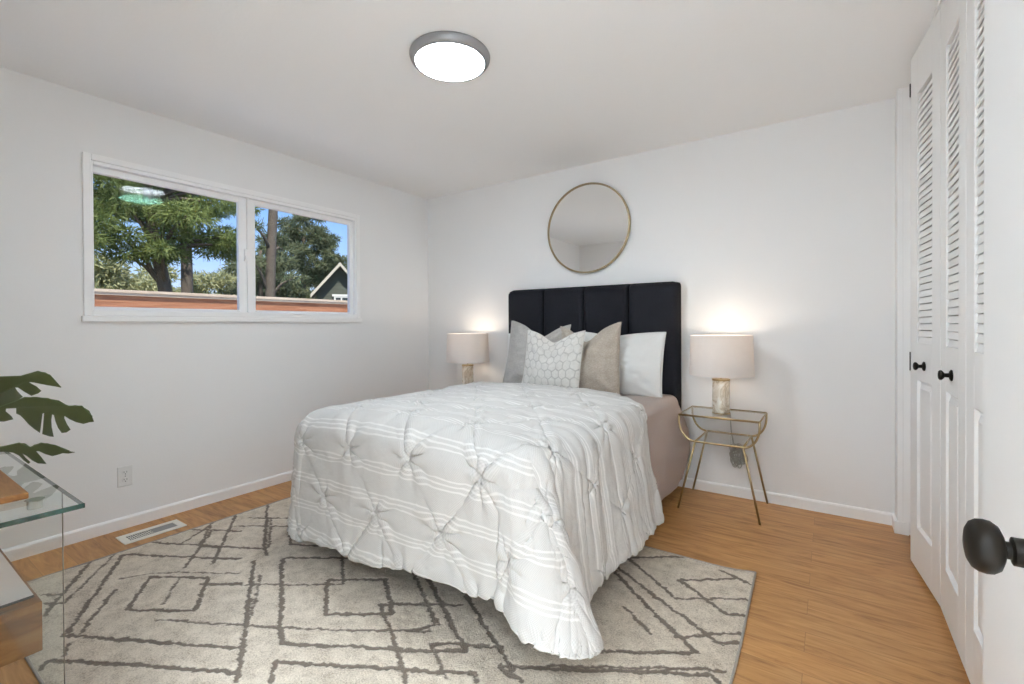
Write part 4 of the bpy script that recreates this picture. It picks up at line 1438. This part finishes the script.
ot = empty('wall_outlet', (0, -2.472, 0.30), 'white double power outlet low on the window wall', 'outlet')
MB().box(0.0, -2.508, 0.242, 0.006, -2.436, 0.358).build('outlet_plate', M['white_plastic'], ot, bevel=0.003)
for z in (0.279, 0.321):
    s_ = MB().prism([(-2.472 + 0.017 * math.cos(a) if abs(math.cos(a)) < .85 else -2.472 + math.copysign(.0145, math.cos(a)), z + 0.0145 * math.sin(a)) for a in [2 * math.pi * k / 28 for k in range(28)]], 0, 0.006, 0.0085).build('socket_face', M['white_plastic'], ot)
    h_ = MB().box(0.0084, -2.4795, z - 0.001, 0.0088, -2.4775, z + 0.008).box(0.0084, -2.4665, z - 0.001, 0.0088, -2.4645, z + 0.008)
    h_.prism([(-2.472 + 0.0026 * math.cos(2 * math.pi * k / 12), z - 0.008 + 0.0026 * math.sin(2 * math.pi * k / 12)) for k in range(12)], 0, 0.0084, 0.0088)
    h_.build('socket_slot', M['dark'], s_)
MB().lathe([(0.0028, 0.0), (0.0028, 0.0012), (0, 0.0014)], (0.006, -2.472, 0.30), (1, 0, 0), 12).build('plate_screw', M['damper'], ot)

# ================================================================== GLASS CONSOLE TABLE, LEFT FOREGROUND
ct = empty('console_table', (1.35, -3.29, 0), 'clear glass console table with a floating wooden box shelf, left foreground', 'console table')
TX0, TX1, TY0, TY1, TZ = 0.70, 1.932, -3.47, -3.100, 0.750
gt = MB().add([(TX0, TY0, TZ), (TX1, TY0, TZ), (TX1, TY1, TZ), (TX0, TY1, TZ)], [(0, 1, 2, 3)]).build('glass_top', M['desk_glass'], ct, fix=False)
e = MB()
for (xa, ya, xb, yb) in ((TX0, TY0, TX1, TY0), (TX1, TY0, TX1, TY1), (TX1, TY1, TX0, TY1), (TX0, TY1, TX0, TY0)):
    dx, dy = (0.002, 0.0006) if ya == yb else (0.0006, 0.002)
    e.box(min(xa, xb) - dx, min(ya, yb) - dy, TZ - 0.0115, max(xa, xb) + dx, max(ya, yb) + dy, TZ - 0.0004)
e.build('glass_edge', M['glass_edge'], gt, bevel=0.0015)
for px in (0.895, 1.740):
    g = MB().add([(px, -3.46, 0.0), (px, -3.097, 0.0), (px, -3.097, TZ - 0.012), (px, -3.46, TZ - 0.012)], [(0, 1, 2, 3)]).build('glass_side_panel', M['desk_glass'], ct, fix=False)
    MB().box(px - 0.004, -3.0975, 0.0, px + 0.004, -3.0965, TZ - 0.012).box(px - 0.004, -3.4605, 0, px + 0.004, -3.4595, TZ - 0.012).build('panel_edge', M['clear_edge'], g)
    for y in (-3.150, -3.40):
        MB().lathe([(0, TZ - 0.034), (0.013, TZ - 0.034), (0.014, TZ - 0.032), (0.014, TZ - 0.013), (0.018, TZ - 0.0125), (0.018, TZ - 0.0118), (0, TZ - 0.0118)], (px + 0.016, y, 0), n=24).build('glass_bracket', M['gold_glass_edge'], ct)
bxs = MB().box(0.900, -3.455, 0.350, 1.735, -3.135, 0.474)
MB().box(0.9, -3.455, 0.350, 1.735, -3.135, 0.474).build('box_shelf', M['shelf_wood'], ct, bevel=0.002)
sh = MB().box(0.93, -3.44, 0.4745, 1.695, -3.143, 0.480).build('shelf_sheet', plain('pale_glazed_sheet', (0.74, 0.66, 0.61, 1), 0.45, 0.0, 0.2, noise=0.03), ct)
MB().box(1.695, -3.44, 0.4745, 1.6965, -3.143, 0.4805).build('sheet_edge', M['dark'], sh)

wb_ = MB().box(0.98, -3.43, 0.7505, 1.788, -3.165, 0.7660)
tag(wb_.build('wooden_board', M['board_wood'], None, bevel=0.003, origin=(1.39, -3.3, 0.7505)), 'orange brown wooden board lying on the glass console top', 'board')

# ---- monstera in a pot on the far end of the console
mp = empty('monstera_plant', (0.82, -3.29, 0.7505), 'dark green monstera with split leaves reaching in from the left', 'plant')
PX, PY, PZ = 0.82, -3.29, 0.7505
MB().lathe([(0, 0), (0.068, 0), (0.074, 0.004), (0.092, 0.145), (0.096, 0.158), (0.094, 0.162), (0.086, 0.158), (0.082, 0.130), (0, 0.130)], (PX, PY, PZ), n=40).build('pot', M['pot'], mp, smooth=True)
smooth_angle(mp.children[-1], 40)
MB().lathe([(0.0, 0.137), (0.05, 0.135), (0.083, 0.131)], (PX, PY, PZ), n=24).build('soil', M['soil'], mp, smooth=True)
LEAVES = {
    'mid': ((0.976, -2.9804, 0.8672), (0.4041, 0.8249, -0.3952), (-0.3706, 0.5426, 0.7538),
        [(-0.1482, -0.0778), (-0.1274, -0.0615), (-0.1082, -0.0409), (-0.0927, -0.0119), (-0.0686, 0.0131), (-0.0426, 0.0261), (-0.0114, 0.0304), (0.0208, 0.034), (0.0558, 0.0219), (0.0714, 0.0317), (0.0907, 0.0345), (0.1198, 0.0239), (0.1378, 0.0052), (0.1524, -0.0128)],
        [(0.1402, -0.0185), (0.1276, -0.0292), (0.1042, -0.0289), (0.0814, -0.0237), (0.0636, -0.0169), (0.0661, -0.0241), (0.0828, -0.0416), (0.1028, -0.0587), (0.0963, -0.0709), (0.0849, -0.0761), (0.0668, -0.0625), (0.0504, -0.0445), (0.0341, -0.0223), (0.0291, -0.0224), (0.0365, -0.0413), (0.0494, -0.0643), (0.0707, -0.0943), (0.0604, -0.0968), (0.0477, -0.0955), (0.0373, -0.0942), (0.0277, -0.0714), (0.0065, -0.0239), (0.0027, -0.0252), (0.0167, -0.0596), (0.0297, -0.0921), (0.0091, -0.0836), (-0.0124, -0.0731), (-0.0329, -0.0594), (-0.0482, -0.0507), (-0.0598, -0.0486), (-0.0693, -0.0309), (-0.0915, -0.0412), (-0.0875, -0.0505), (-0.0664, -0.0608), (-0.0568, -0.069), (-0.0745, -0.084), (-0.0959, -0.0912), (-0.117, -0.0894), (-0.1388, -0.0857)]),
    'upper': ((0.9126, -3.0227, 0.9727), (0.3702, 0.8392, -0.3984), (-0.3583, 0.5247, 0.7722),
        [(-0.0941, -0.0714), (-0.0778, -0.0454), (-0.0604, -0.0199), (-0.035, -0.0081), (-0.0136, 0.0023), (0.0034, 0.0226), (0.0183, 0.0373), (0.0391, 0.0408), (0.0544, 0.035), (0.0793, 0.0168), (0.1049, -0.0003)],
        [(0.0886, -0.0023), (0.0699, -0.0046), (0.0483, -0.0063), (0.0293, -0.0071), (0.0155, -0.0101), (0.0245, -0.014), (0.0418, -0.0188), (0.0618, -0.0301), (0.0578, -0.0422), (0.0451, -0.055), (0.0215, -0.0477), (-0.0001, -0.0399), (-0.0068, -0.0424), (0.0047, -0.0525), (0.0261, -0.0652), (0.0157, -0.0864), (0.0042, -0.1044), (-0.009, -0.1183), (-0.0317, -0.1233), (-0.0578, -0.1115), (-0.0817, -0.0898)]),
    'lower': ((1.1028, -3.0401, 0.7502), (0.425, 0.8049, -0.4142), (-0.3936, 0.5764, 0.7161),
        [(-0.1011, -0.0488), (-0.0843, -0.0364), (-0.0638, -0.0212), (-0.0512, -0.0084), (-0.0362, 0.001), (-0.0233, 0.0053), (-0.0026, -0.0037), (0.0014, 0.0078), (0.0141, 0.018), (0.0299, 0.0233), (0.0523, 0.0219), (0.0763, 0.018), (0.0975, 0.0145), (0.1135, 0.016)],
        [(0.0996, 0.0055), (0.0849, 0.0023), (0.0741, -0.0078), (0.0646, -0.0152), (0.0454, -0.0141), (0.0242, -0.0094), (0.0176, -0.0116), (0.0383, -0.025), (0.0646, -0.0438), (0.0434, -0.0482), (0.0251, -0.0433), (0.0039, -0.0331), (-0.0094, -0.0296), (0.0051, -0.0398), (0.0235, -0.0494), (0.0222, -0.0561), (0.0056, -0.0494), (-0.0137, -0.038), (-0.0316, -0.0332), (-0.0547, -0.0365), (-0.0757, -0.0509), (-0.0908, -0.0579)]),
}

def split_leaf(key, seed, droop):
    """half a split leaf hangs as an outlined blade in its own plane; the other half folds back behind the midrib"""
    o_, ex, ey, top, bot = LEAVES[key]
    o_, ex, ey = Vector(o_), Vector(ex), Vector(ey)
    nn = ex.cross(ey).normalized()
    def rib_y(x):
        for (x0, y0), (x1, y1) in zip(top[:-1], top[1:]):
            if x0 <= x <= x1:
                return y0 + (y1 - y0) * (x - x0) / max(1e-6, x1 - x0)
        return top[0][1] if x < top[0][0] else top[-1][1]
    def P(p):
        h = max(0.0, rib_y(p[0]) - p[1])
        return o_ + ex * p[0] + ey * p[1] + nn * (-droop * h * h / 0.1)
    bm = bmesh.new()
    vs = [bm.verts.new(P(p)) for p in top + bot]
    f = bm.faces.new(vs)
    bmesh.ops.triangulate(bm, faces=[f], ngon_method='EAR_CLIP')
    # folded half
    x0, x1 = top[0][0], top[-1][0]
    away = (o_ - CAM_AWAY).normalized()
    prev = None
    for i, p in enumerate(top):
        t = (p[0] - x0) / (x1 - x0)
        w = 0.085 * max(0.0, math.sin(math.pi * min(1, t * 0.9 + 0.08))) ** 0.6 * (1.0 if i % 3 else 0.7)
        a = bm.verts.new(P(p))
        b = bm.verts.new(P(p) + away * w - Vector((0, 0, 1)) * w * 0.05)
        if prev:
            bm.faces.new((prev[0], a, b, prev[1]))
        prev = (a, b)
    bmesh.ops.remove_doubles(bm, verts=bm.verts, dist=0.0004)
    mb = MB()
    bm.verts.index_update()
    mb.v = [tuple(v.co) for v in bm.verts]
    mb.f = [tuple(v.index for v in f.verts) for f in bm.faces]
    bm.free()
    m = mb.build('leaf', M['monstera'], mp, smooth=False, fix=False)
    sm = m.modifiers.new('thickness', 'SOLIDIFY')
    sm.thickness = 0.0012
    MB().tube([P(p) + nn * 0.001 for p in top[::2]], 0.0018, 6).build('midrib', M['stem'], m, smooth=True)
    q = random.Random(seed)
    s0 = Vector((PX + q.uniform(-.02, .02), PY + q.uniform(-.02, .02), PZ + 0.13))
    base = P(top[0])
    mid = (s0 + base) / 2 + Vector((-0.05, 0, 0.10))
    pts = [s0 * (1 - t) ** 2 + mid * 2 * t * (1 - t) + base * t * t for t in [i / 10 for i in range(11)]]
    MB().tube(pts, 0.0036, 8).build('stalk', M['stem'], mp, smooth=True)
CAM_AWAY = Vector((3.2, -3.5, 1.1))
split_leaf('mid', 3, 0.10)
split_leaf('upper', 5, 0.10)
split_leaf('lower', 8, 0.06)
